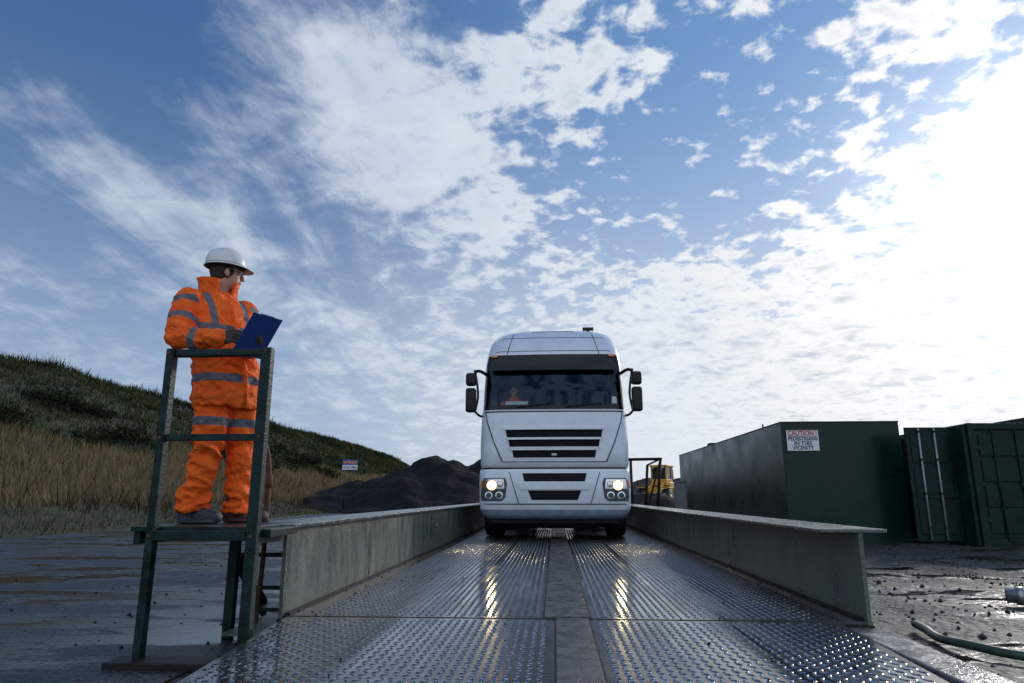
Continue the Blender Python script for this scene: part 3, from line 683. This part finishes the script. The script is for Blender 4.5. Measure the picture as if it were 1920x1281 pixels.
bones=[('t',Lc(0,0,.75),Lc(-.13,.065,1.5),.20),('u',shR,elR,.085),('f',elR,wrR,.07),('u',shL,elL,.085),('f',elL,wrL,.07)]
def seg(p,a,b):
    ab=b-a; t=max(0,min(1,(p-a).dot(ab)/ab.length_squared)); return t,(p-(a+ab*t)).length
def jacket_fn(me):
    at=me.attributes.new('band','FLOAT','POINT'); vals=[]
    nrm=[v.normal.copy() for v in me.vertices]
    for i,v in enumerate(me.vertices):
        p=v.co.copy(); best=None
        for b in bones:
            t,dd=seg(p,b[1],b[2]); q=dd/b[3]
            if best is None or q<best[0]: best=(q,b,t)
        q,b,t=best; ln=(b[2]-b[1]).length
        rel=p-O; zl=rel.z; rr=rel.dot(Rv); ff=rel.dot(Fv)
        if b[0]=='t':
            cf,cr=ctr(zl); bv_=min(abs(zl-.925-.02*(ff))-.027,abs(zl-1.27)-.027)
            if zl>1.27: bv_=min(bv_,abs(abs(rr-cr)-.125)-.024)
        elif b[0]=='u': bv_=min(abs(t-.55)*ln-.026, abs(t-.10)*ln-.022)
        else: bv_=abs(t-.50)*ln-.026
        vals.append(bv_)
        k=.017 if b[0]=='t' else .015
        n1=noise.noise(Vector((p.x*8,p.y*8,p.z*13+p.x*6))); n2=noise.noise(Vector((p.x*20+5,p.y*20,p.z*26-p.x*14)))
        fold=1-abs(n1)*2.8
        el=1.0
        for e in (elR,elL): el=max(el,1+1.1*math.exp(-((p-e).length/.09)**2))
        if b[0]=='t' and abs(zl-1.05)<.15: el=max(el,1.5)
        v.co=p+nrm[i]*(k*.65*fold+k*.5*n2-k*.25)*el
    at.data.foreach_set('value',vals)
remesh('jacket',[torso]+arms+cuffs,.0085,'hivis',wk,5,jacket_fn)
v=[];f=[];n=30
for i,(z,a,bb) in enumerate([(1.50,.125,.110),(1.55,.116,.104),(1.60,.120,.110),(1.635,.132,.122)]):
    cf_,cr=ctr(z)
    for j in range(n):
        t=R_(24)+(2*math.pi-R_(48))*j/(n-1)
        wv_=.006*math.sin(5*t+i)
        v.append(Lc(cf_-.005+(bb+wv_)*math.cos(t),cr+(a+wv_)*math.sin(t),z+(.018*(1-math.cos(t)) if i>1 else 0)))
for i in range(3):
    for j in range(n-1): f.append((i*n+j,i*n+j+1,(i+1)*n+j+1,(i+1)*n+j))
c_=mesh('collar',v,f,'hivis',wk,True); at=c_.data.attributes.new('band','FLOAT','POINT'); at.data.foreach_set('value',[1.0]*len(v)); md=c_.modifiers.new('s','SOLIDIFY'); md.thickness=.014
zp=[Lc(ctr(z)[0]+d_,ctr(z)[1]-.004,z) for z,d_ in ((.76,.195),(.95,.19),(1.15,.170),(1.3,.160),(1.42,.145),(1.5,.12))]
tube('zip_flap',zp,[(.020,.006)]*6,'hivis',wk,10).data.attributes.new('band','FLOAT','POINT').data.foreach_set('value',[1.0]*60)
kR=Lc(.02,.120,.47); kL=Lc(.04,-.115,.47); aR=Lc(-.055,.14,.10); aL=Lc(.02,-.135,.10)
hR=Lc(0,.10,.86); hL=Lc(0,-.10,.86)
tro=[tubegeo([hR,hR.lerp(kR,.5),kR,kR.lerp(aR,.5),aR+Vector((0,0,.03)),aR-Vector((0,0,.035))],[.122,.110,.092,.090,.094,.098],18,False),
     tubegeo([hL,hL.lerp(kL,.5),kL,kL.lerp(aL,.5),aL+Vector((0,0,.03)),aL-Vector((0,0,.035))],[.122,.110,.090,.088,.092,.096],18,False),
     ell_loft([(.76,.19,.13,0),(.85,.20,.145,0),(1.0,.19,.14,0)])]
def tro_fn(me):
    at=me.attributes.new('band','FLOAT','POINT'); vals=[]; nrm=[v.normal.copy() for v in me.vertices]
    for i,v in enumerate(me.vertices):
        p=v.co.copy(); zl=p.z-O.z
        vals.append(abs(zl-.645)-.028)
        n1=noise.noise(Vector((p.x*7,p.y*7,p.z*14))); n2=noise.noise(Vector((p.x*17+5,p.y*17,p.z*30)))
        lo=1+1.2*math.exp(-((zl-.14)/.12)**2)+.6*math.exp(-((zl-.46)/.1)**2)
        v.co=p+nrm[i]*(.012*(1-abs(n1)*2.4)+.007*n2-.004)*lo
    at.data.foreach_set('value',vals)
remesh('trousers',tro,.0085,'hivis',wk,5,tro_fn)
def clampfn(me):
    for v in me.vertices:
        if v.co.z<O.z+.002: v.co.z=O.z+.002
for nm,a,ang,mt in (('boot_r',aR,-8,'boot'),('boot_l',aL,-2,'boot2')):
    d=Vector((math.cos(R_(ang)),math.sin(R_(ang)),0)); g=Vector((a.x,a.y,O.z))
    remesh(nm,[tubegeo([g-d*.03+Vector((0,0,.16)),g-d*.035+Vector((0,0,.05))],[.058,.052],14,True),
      tubegeo([g-d*.06+Vector((0,0,.042)),g+d*.02+Vector((0,0,.05)),g+d*.10+Vector((0,0,.045)),g+d*.175+Vector((0,0,.040))],[(.045,.042),(.055,.044),(.05,.050),(.040,.046)],14,True,ax=(0,0,1)),
      tubegeo([g-d*.07+Vector((0,0,.012)),g+d*.05+Vector((0,0,.012)),g+d*.18+Vector((0,0,.012))],[(.014,.045),(.014,.046),(.014,.05)],14,True,ax=(0,0,1))],.006,mt,wk,3,clampfn)
HC=Lc(-.13,.06,1.70)+Vector((.045,0,0)); HA=R_(38); Hf=Vector((math.cos(HA),math.sin(HA),0)); Hr=Vector((math.sin(HA),-math.cos(HA),0))
Hm=Matrix((Hf,Hr,Uv)).transposed()
def hp(f_,r_,z_): return HC+Hf*f_+Hr*r_+Uv*z_
nb=Lc(ctr(1.52)[0],ctr(1.52)[1],1.50)
head=[ellipsoid(hp(-.012,0,.035),(.098,.076,.095),Hm),ellipsoid(hp(.03,0,-.03),(.062,.058,.085),Hm),ellipsoid(hp(.052,0,-.085),(.034,.036,.028),Hm),
  tubegeo([hp(.088,0,.02),hp(.105,0,-.008),hp(.112,0,-.022)],[.010,.013,.014],10,True),
  tubegeo([hp(.090,-.02,-.050),hp(.097,0,-.050),hp(.090,.02,-.050)],[.007,.009,.007],8,True),
  tubegeo([hp(.088,-.035,.030),hp(.094,0,.034),hp(.088,.035,.030)],[.009,.010,.009],8,True),
  tubegeo([nb,hp(-.025,0,-.06)],[.062,.058],16,True),
  ellipsoid(hp(-.012,.076,-.005),(.018,.009,.032),Hm),ellipsoid(hp(-.012,-.076,-.005),(.018,.009,.032),Hm)]
remesh('head',head,.0055,'skin',wk,2)
remesh('hair',[ellipsoid(hp(-.022,0,.03),(.098,.081,.092),Hm),ellipsoid(hp(-.055,0,-.025),(.052,.068,.05),Hm)],.006,'hair',wk,1)
for s_ in (-1,1):
    v,f=ellipsoid(hp(.083,s_*.03,.008),(.010,.012,.009),Hm,12,8); mesh('eye',v,f,'paper',wk,True)
    v,f=ellipsoid(hp(.091,s_*.03,.008),(.004,.005,.005),Hm,10,6); mesh('iris',v,f,'chassis',wk,True)
    tube('glasses_arm',[hp(.098,s_*.062,.012),hp(.04,s_*.078,.012),hp(-.02,s_*.08,.010)],.0028,'gloss',wk,6)
    gl=[hp(.104-.008*abs(math.cos(t*math.pi/8)),s_*(.034+.026*math.cos(t*math.pi/8)),.006+.018*math.sin(t*math.pi/8)) for t in range(17)]
    tube('glasses_rim',gl,.0026,'gloss',wk,6)
v=[];f=[];n=40
rows=[(0,1.0),(.25,.985),(.5,.93),(.72,.81),(.87,.62),(.96,.38),(1.0,.12)]
hc=hp(-.012,0,.058)
for (h_,r_) in rows:
    for j in range(n):
        t=2*math.pi*j/n; ridge=1+.012*(h_>.3)*math.exp(-((abs(math.sin(t)))/.25)**2)
        v.append(hc+Hf*(.134*r_*math.cos(t)*ridge)+Hr*(.114*r_*math.sin(t))+Uv*(.124*h_+.006*math.exp(-(math.sin(t)/.2)**2)*h_))
for i in range(len(rows)-1):
    for j in range(n): f.append((i*n+j,i*n+(j+1)%n,(i+1)*n+(j+1)%n,(i+1)*n+j))
f.append(tuple((len(rows)-1)*n+j for j in range(n)))
h_=mesh('helmet_shell',v,f,'helmet',wk,True); md=h_.modifiers.new('s','SOLIDIFY'); md.thickness=.004; md=h_.modifiers.new('u','SUBSURF'); md.levels=1; md.render_levels=1
v=[];f=[]
for k,(ex,dz) in enumerate(((.985,.004),(1.04,-.004),(1.08,-.010))):
    for j in range(n):
        t=2*math.pi*j/n; pk=(.050*k/2)*max(0,math.cos(t))**2
        v.append(hc+Hf*(.134*ex*math.cos(t)+pk)+Hr*(.114*ex*math.sin(t))+Uv*(dz-.008*pk/.05))
for i in range(2):
    for j in range(n): f.append((i*n+j,i*n+(j+1)%n,(i+1)*n+(j+1)%n,(i+1)*n+j))
b_=mesh('helmet_brim',v,f,'helmet',wk,True); md=b_.modifiers.new('s','SOLIDIFY'); md.thickness=.004
for a_ in (-.03,0,.03): tube('helmet_rib',[hc+Hf*(.126*math.cos(q))+Hr*a_*(.6+.4*math.sin(q))+Uv*(.127*math.sin(q)+.001) for q in [R_(30+15*k) for k in range(9)]],.004,'helmet',wk,6)
tube('helmet_band',[hc+Hf*(.118*math.cos(q))+Hr*(.098*math.sin(q))+Uv*(-.012) for q in [R_(12*k) for k in range(31)]],.010,'chassis',wk,6)
hand('hand_right',wrR+(wrR-elR).normalized()*.012,(.93,-.08,.20),(.15,.75,-.45),(.05,.25,.95),(.55,.75,.5),wk)
hand('hand_left',wrL+(wrL-elL).normalized()*.012,(.75,-.42,.25),(-.15,-.1,.95),(-.45,-.8,.2),(.35,.6,.5),wk)
cc=Vector((-1.885,4.14,1.718)); wv=Vector((.44,.90,.0)).normalized(); lv=Vector((.64,-.0,.76)); lv=(lv-wv*lv.dot(wv)).normalized(); nv=wv.cross(lv)
def cb_(name,hw,hl,t0,t1,mt,cl=0,cw=0):
    vs=[cc+wv*(cw+a)+lv*(cl+b)+nv*c for c in (t0,t1) for a,b in ((-hw,-hl),(hw,-hl),(hw,hl),(-hw,hl))]
    return hexa(name,vs,mt,wk)
cb_('clipboard',.115,.150,0,.004,'board'); cb_('clipboard_paper',.105,.142,-.0015,-.0005,'paper')
cb_('clipboard_clip',.05,.012,-.012,.001,'steel',.14)
dv=empty('truck_driver',(-.70,TY+1.15,2.0)); dc=Vector((-.74,TY+.95,2.0))
remesh('driver_jacket',[tubegeo([dc+Vector((0,0,-.1)),dc+Vector((0,0,.2)),dc+Vector((0,0,.42)),dc+Vector((0,0,.50))],[(.14,.2),(.14,.23),(.12,.21),(.07,.09)],18,True,ax=(0,1,0)),
  tubegeo([dc+Vector((-.2,0,.38)),dc+Vector((-.25,-.12,.2)),dc+Vector((-.18,-.20,.32))],[.07,.06,.045],12,True),tubegeo([dc+Vector((.2,0,.38)),dc+Vector((.25,-.12,.2)),dc+Vector((.18,-.20,.32))],[.07,.06,.045],12,True)],.014,'hivis',dv,4,
  lambda me: me.attributes.new('band','FLOAT','POINT').data.foreach_set('value',[1.0]*len(me.vertices)))
hd=dc+Vector((0,-.02,.64))
remesh('driver_head',[ellipsoid(hd,(.076,.095,.105)),ellipsoid(hd+Vector((0,-.03,-.06)),(.055,.06,.06)),tubegeo([dc+Vector((0,0,.45)),hd],[.055,.05],12,True),ellipsoid(hd+Vector((0,-.10,-.01)),(.013,.015,.022)),ellipsoid(hd+Vector((-.078,0,0)),(.01,.017,.03)),ellipsoid(hd+Vector((.078,0,0)),(.01,.017,.03))],.008,'skin',dv,2)
v,f=ellipsoid(hd+Vector((0,.015,.035)),(.083,.098,.085)); mesh('driver_hair',v,f,'hair',dv,True)
for s_ in (-1,1):
    v,f=ellipsoid(hd+Vector((s_*.03,-.088,.012)),(.012,.008,.008)); mesh('driver_eye',v,f,'chassis',dv,True)
    hand('driver_hand',dc+Vector((s_*.18,-.20,.32)),(-s_*.2,-.6,.5),(0,-.4,-.8),(-s_*.9,-.1,.2),(.5,.7,.6),dv,'skin')
# ------------------------------------------------------------------ inspection platform
pf=empty('inspection_platform',(-2,4.3,.5))
def post(name,x,y,z0,z1,w_=.052,d_=.052,mt='green'): return box(name,x-w_/2,x+w_/2,y-d_/2,y+d_/2,z0,z1,mt,pf,.004)
post('post_front_l',-2.29,3.9,GZ+.01,1.585,.045,.06); post('post_front_r',-1.70,3.9,-.11,1.585,.062,.06)
box('top_rail_front',-2.27,-1.73,3.885,3.925,1.535,1.585,'green',pf,.012)
box('mid_rail_front',-2.265,-1.735,3.885,3.915,1.035,1.075,'green',pf,.004)
box('deck_angle_front',-2.265,-1.735,3.872,3.928,.475,.53,'green',pf,.004)
box('platform_deck',-2.44,-1.72,3.93,4.75,.522,.55,'green',pf,.004)
box('deck_side_r',-1.735,-1.70,3.93,4.36,.45,.52,'green',pf,.003)
box('platform_bridge',-1.72,-1.62,3.95,4.37,.49,.535,'green',pf,.003)
box('deck_side_l',-2.43,-2.39,3.95,4.73,.45,.52,'green',pf,.003)
post('post_rear_l',-2.13,4.62,GZ,.52,.06,.06); post('post_rear_r',-1.78,4.66,GZ,.52,.05,.05)
box('foot_plate',-2.42,-1.82,3.78,3.96,GZ-.005,GZ+.035,'chassis',pf,.006)
box('foot_block_r',-1.80,-1.62,3.82,3.98,GZ,-.105,'chassis',pf,.01)
post('handrail_post_rear',-2.14,4.62,.55,1.12,.034,.034)
for i,(z,y) in enumerate(((.34,4.92),(.10,5.12),(-.08,5.32))):
    box('step_%d'%i,-2.22,-1.82,y-.11,y+.11,z-.03,z,'green',pf,.003)
for x in (-2.235,-1.805):
    hexa('stringer',[(x-.015,4.79,.32),(x+.015,4.79,.32),(x+.015,5.45,-.20),(x-.015,5.45,-.20),(x-.015,4.79,.44),(x+.015,4.79,.44),(x+.015,5.45,-.06),(x-.015,5.45,-.06)],'green',pf)
tube('rusty_handrail',curve_pts([(-2.19,4.80,1.38),(-2.12,4.80,1.22),(-2.03,4.80,1.0),(-2.01,4.80,.75),(-2.01,4.80,.3),(-2.03,4.80,-.17)],8),.017,'rust',pf,10)
tube('rusty_handrail_bracket',[(-2.01,4.80,.78),(-2.01,4.80,.86)],.025,'rust',pf,10)
for x,z in ((-2.29,.50),(-1.70,.50),(-2.29,1.055),(-1.70,1.055),(-2.29,1.56),(-1.70,1.56)):
    tube('bolt',[(x,3.872,z),(x,3.862,z)],.011,'rust',pf,6)
# ------------------------------------------------------------------ containers
def cont1():
    e=empty('storage_container',(6,20,1)); x0,x1,y0,y1,z0,z1=4.83,7.25,14.9,27.1,GZ-.03,2.26
    def wall(nm,p0,p1,nx,nz,nrm):
        v=[];f=[]
        for i in range(nz+1):
            for j in range(nx+1):
                a=j/nx;b=i/nz; px=p0[0]+(p1[0]-p0[0])*a; py=p0[1]+(p1[1]-p0[1])*a; pz=z0+(z1-z0)*b
                ed=min(1,8*min(a,1-a,b,1-b)); d=.006*fbm(px*.8,py*.8,pz*.9,2)*ed
                v.append((px+nrm[0]*d,py+nrm[1]*d,pz))
        n=nx+1
        for i in range(nz):
            for j in range(nx): f.append((i*n+j,i*n+j+1,(i+1)*n+j+1,(i+1)*n+j))
        ob=mesh(nm,v,f,'tank',e,True); return ob
    wall('side_wall',(x0,y1),(x0,y0),60,14,(-1,0)); wall('front_wall',(x0,y0),(x1,y0),20,14,(0,-1)); wall('side_wall_far',(x1,y0),(x1,y1),30,8,(1,0)); wall('back_wall',(x1,y1),(x0,y1),12,8,(0,1))
    box('roof',x0+.01,x1-.01,y0+.01,y1-.01,z1-.03,z1-.002,'tank',e)
    box('rim_front',x0-.01,x1+.01,y0-.012,y0+.03,z1-.012,z1+.012,'tank2',e); box('rim_side',x0-.012,x0+.03,y0+.031,y1,z1-.012,z1+.012,'tank2',e)
    box('corner_strip',x0-.006,x0+.006,y0-.006,y0+.006,z0,z1-.013,'tank2',e)
    tube('roof_vent',[(5.05,16.9,z1),(5.05,16.9,z1+.16)],.02,'tank2',e); box('roof_vent_box',4.9,5.1,22,22.4,z1,z1+.10,'tank2',e)
    return e
cont1()
sg=empty('caution_sign',(5.25,14.86,1.87))
box('sign_panel',4.915,5.575,14.866,14.876,1.655,2.085,'signw',sg,.002)
text('text_caution','CAUTION !',(5.245,14.862,2.015),.13,'red',sg,width=.60)
for t_,z,wd in (('PEDESTRIANS',1.905,.60),('IN THIS',1.81,.36),('VICINITY',1.715,.44)): text('text_'+t_.lower().replace(' ','_'),t_,(5.245,14.862,z),.115,'navy',sg,width=wd)
for a in ((4.925,5.565,2.07,2.077),(4.925,5.565,1.957,1.962)): box('sign_rule',a[0],a[1],14.862,14.8655,a[2],a[3],'red',sg)
def cont2(x0,x1,y0,y1,z1,door=True):
    e=empty('shipping_container',((x0+x1)/2,(y0+y1)/2,1)); z0=GZ-.02
    def corr(nm,x,ya,yb,sgn):
        v=[];n=int((yb-ya)/.07)
        for k in range(n+1):
            y=ya+(yb-ya)*k/n; o=sgn*(.03 if (k//2)%2 else 0); v+=[(x-o,y,z0+.15),(x-o,y,z1-.1)]
        return mesh(nm,v,[(2*k,2*k+2,2*k+3,2*k+1) for k in range(n)],'tank2',e)
    corr('corrugated_side_l',x0+.01,y0+.1,y1-.1,-1); corr('corrugated_side_r',x1-.01,y0+.1,y1-.1,1)
    box('roof_sheet',x0+.02,x1-.02,y0+.02,y1-.02,z1-.04,z1-.01,'tank2',e); box('back_panel',x0+.1,x1-.1,y1-.06,y1-.02,z0+.1,z1-.1,'tank2',e)
    for x in (x0,x1-.12):
        for y in (y0,y1-.12): box('corner_post',x,x+.12,y,y+.12,z0,z1,'tank2',e,.01)
    for y in (y0+.004,y1-.1):
        box('header',x0+.12,x1-.12,y,y+.09,z1-.12,z1-.004,'tank2',e,.005); box('sill',x0+.12,x1-.12,y,y+.09,z0,z0+.15,'tank2',e,.005)
    for x in (x0+.006,x1-.1): box('top_rail',x,x+.09,y0+.12,y1-.12,z1-.1,z1-.006,'tank2',e); box('bottom_rail',x,x+.09,y0+.12,y1-.12,z0+.004,z0+.16,'tank2',e)
    if door:
        mid=(x0+x1)/2
        for a,b in ((x0+.13,mid-.01),(mid+.01,x1-.13)):
            box('door_leaf',a,b,y0+.05,y0+.08,z0+.155,z1-.125,'tank2',e)
            for q in range(4):
                z=z0+.2+q*(z1-z0-.4)/4; box('door_panel_rib',a+.06,b-.06,y0+.028,y0+.049,z+.04,z+(z1-z0-.4)/4-.02,'tank2',e,.012)
            for q in (.3,.7):
                xx=a+(b-a)*q; tube('lock_bar',[(xx,y0+.01,z0+.1),(xx,y0+.01,z1-.08)],.016,'tank2',e,8); box('bar_guide',xx-.03,xx+.03,y0-.008,y0+.028,.9,.97,'tank2',e)
            for z in (.25,.9,1.6): box('hinge',a-.01 if a<mid-.3 else b-.09,a+.09 if a<mid-.3 else b+.01,y0+.012,y0+.045,z,z+.07,'tank2',e)
    return e
c2=cont2(7.95,10.35,13.7,19.8,2.10)
box('open_door_leaf',6.98,7.86,14.12,14.17,GZ+.05,2.06,'tank2',c2,.01)
for q in range(3): box('open_door_rib',7.06,7.78,14.10,14.119,.0+q*.68,.6+q*.68,'tank2',c2,.012)
for xx in (7.22,7.52):
    tube('open_door_lock_bar',[(xx,14.08,GZ+.08),(xx,14.08,2.05)],.019,'barw',c2,8)
    for z in (.1,.75,1.4,1.95): box('bar_bracket',xx-.03,xx+.03,14.06,14.099,z,z+.04,'tank2',c2)
box('door_hinge_post',7.87,7.945,13.75,14.16,GZ,2.08,'tank2',c2,.01)
cont2(10.6,13.0,15.6,21.7,2.46)
cont2(8.1,10.5,21,27,2.3,False)
# ------------------------------------------------------------------ right background bits
fr_=empty('steel_frame',(2.8,21.5,1))
def ft(n_,a,b,r=.045): return tube(n_,[a,b],r,'chassis' if n_!='brace' else 'rust',fr_,8)
ft('top_bar',(2.2,21.5,1.82),(3.3,21.5,1.84)); ft('post',(2.35,21.5,GZ),(2.35,21.5,1.82)); ft('post_2',(3.05,21.5,GZ),(3.26,21.5,1.84)); ft('brace',(3.25,21.5,1.8),(2.75,22.3,GZ),.03)
ft('rear_post',(2.85,22.6,GZ),(3.0,22.6,1.7)); ft('top_side',(3.26,21.5,1.84),(3.0,22.6,1.7),.03)
cbn=empty('electrical_cabinet',(4.3,24,.6)); box('cabinet_body',4.05,4.40,23.6,24.0,GZ,1.18,'grey',cbn,.02); box('cabinet_door',4.09,4.36,23.585,23.599,0,1.1,'grey',cbn,.004); box('cabinet_cap',4.02,4.43,23.57,24.03,1.18,1.22,'grey',cbn)
lx,ly=9.0,58
wl=empty('wheel_loader',(lx,ly+1,0))
box('body',lx-.7,lx+.7,ly+.8,ly+3.6,1.0,1.9,'yellow',wl,.1); box('front_frame',lx-.5,lx+.5,ly-1.2,ly+.8,.7,1.4,'yellow',wl,.08); box('cab_lower',lx-.65,lx+.65,ly+.2,ly+1.8,1.6,2.1,'yellow',wl,.03)
for x in (lx-.68,lx+.58):
    for y in (ly+.2,ly+1.72): box('cab_pillar',x,x+.10,y,y+.10,2.1,3.1,'yellow',wl)
box('cab_glass',lx-.56,lx+.56,ly+.25,ly+1.75,2.1,3.08,'glass',wl); box('cab_roof',lx-.75,lx+.75,ly+.1,ly+1.9,3.1,3.26,'yellow',wl,.04)
tp2=[(-.3,.35),(-.3,.68),(-.24,.75),(.24,.75),(.3,.68),(.3,.35)]
for x in (lx-1.05,lx+1.05):
    for y in (ly-.9,ly+2.4):
        lathe_x('wheel',tp2,x,y,.57,'rubber',wl,28); lathe_x('hub',[(-.31,.1),(-.31,.30),(.31,.30),(.31,.1)],x,y,.57,'yellow',wl,20)
        box('fender',x-.33,x+.33,y-.6,y+.6,1.36,1.44,'yellow',wl,.03)
for x in (lx-.5,lx+.38): hexa('lift_arm',[(x,ly-2.4,.5),(x+.12,ly-2.4,.5),(x+.12,ly,1.6),(x,ly,1.6),(x,ly-2.4,.8),(x+.12,ly-2.4,.8),(x+.12,ly,1.95),(x,ly,1.95)],'yellow',wl)
hexa('bucket',[(lx-1.4,ly-3.3,0),(lx+1.4,ly-3.3,0),(lx+1.4,ly-2.3,.05),(lx-1.4,ly-2.3,.05),(lx-1.4,ly-2.9,.9),(lx+1.4,ly-2.9,.9),(lx+1.4,ly-2.35,.95),(lx-1.4,ly-2.35,.95)],'chassis',wl,.04)
tube('exhaust',[(lx+.4,ly+2.6,1.9),(lx+.4,ly+2.6,2.9)],.06,'chassis',wl,8)
for x in (lx-.45,lx+.35): box('work_lamp',x,x+.12,ly+.05,ly+.12,3.0,3.09,'signw',wl)
wl.rotation_euler=(0,0,R_(-28))
s2=empty('site_notice_sign',(-11.35,38,1.5))
for x in (-11.62,-11.1): tube('sign_post',[(x,38.03,-.3),(x,38.03,2.72)],.02,'chassis',s2,8)
box('panel_blue',-11.78,-10.93,37.98,38.0,2.42,2.70,'blue',s2); box('panel_white',-11.78,-10.93,37.98,38.0,2.15,2.418,'signw',s2)
text('text_lower','AT ALL TIMES',(-11.355,37.975,2.28),.14,'navy',s2,width=.76)
for i in range(5): box('orange_lettering',-11.72+i*.15,-11.60+i*.15,37.972,37.978,2.50,2.63,'orange',s2)
tube('hose',curve_pts([(2.50,5.25,GZ+.03),(2.47,5.05,GZ+.03),(2.40,4.75,GZ+.03),(2.44,4.50,GZ+.04),(2.62,4.25,GZ+.03),(3.1,4.05,GZ+.03),(3.8,4.1,GZ+.03)],10),.026,'hose',None,12)
cp=empty('pipe_coupling',(3.95,6.4,-.1)); tube('coupling_body',[(3.86,6.45,GZ+.07),(4.15,6.30,GZ+.07)],.06,'steel',cp,18); tube('coupling_collar',[(3.92,6.42,GZ+.07),(3.97,6.395,GZ+.07)],.075,'steel',cp,18); tube('coupling_collar_2',[(4.05,6.352,GZ+.07),(4.09,6.332,GZ+.07)],.075,'steel',cp,18); tube('coupling_bore',[(3.855,6.453,GZ+.07),(3.86,6.45,GZ+.07)],.045,'chassis',cp,18)
tube('coupling_hose',curve_pts([(4.15,6.3,GZ+.07),(4.6,6.2,GZ+.05),(5.3,6.5,GZ+.05)],6),.04,'hose',cp,10)
def stones(name,N,area,s0,s1,mt):
    parts=[]
    for i in range(N):
        x=random.uniform(*area[0]);y=random.uniform(*area[1]);s=random.uniform(s0,s1)*random.uniform(.5,1)
        c=Vector((x,y,(gh(x,y) if x>0 else GZ)+s*.25)); vv=[c+Vector((a*s*random.uniform(.7,1.2),b*s*random.uniform(.7,1.2),d*s*random.uniform(.5,.9))) for a,b,d in ((1,0,0),(-1,0,0),(0,1,0),(0,-1,0),(0,0,1),(0,0,-1))]
        parts.append((vv,[(0,2,4),(2,1,4),(1,3,4),(3,0,4),(2,0,5),(1,2,5),(3,1,5),(0,3,5)]))
    v,f=combine(parts); return mesh(name,v,f,mt)
stones('rubble',1800,((2.05,12),(3,14)),.006,.035,'rubblem')
stones('gravel',420,((-7,-1.95),(2.5,14)),.005,.02,'slag')
def tufts():
    V=[];F=[];Cc=[]
    for i in range(50):
        cx,cy=random.uniform(2.3,7),random.uniform(5,12)
        if fbm(cx*.7,cy*.7,40)<.1: continue
        for k in range(60):
            x=cx+random.gauss(0,.12);y=cy+random.gauss(0,.12);h=random.uniform(.01,.035);a=random.random()*6.28;z=gh(x,y);b=len(V)
            V+= [(x-.006*math.cos(a),y-.006*math.sin(a),z),(x+.006*math.cos(a),y+.006*math.sin(a),z),(x+random.gauss(0,.02),y,z+h)]; F.append((b,b+1,b+2)); Cc+=[.045,.06,.018,1]*3
    ob=mesh('grass_tufts',V,F,'grass'); at=ob.data.color_attributes.new('Col','FLOAT_COLOR','POINT'); at.data.foreach_set('color',Cc)
tufts()
print('done',len(bpy.data.objects))
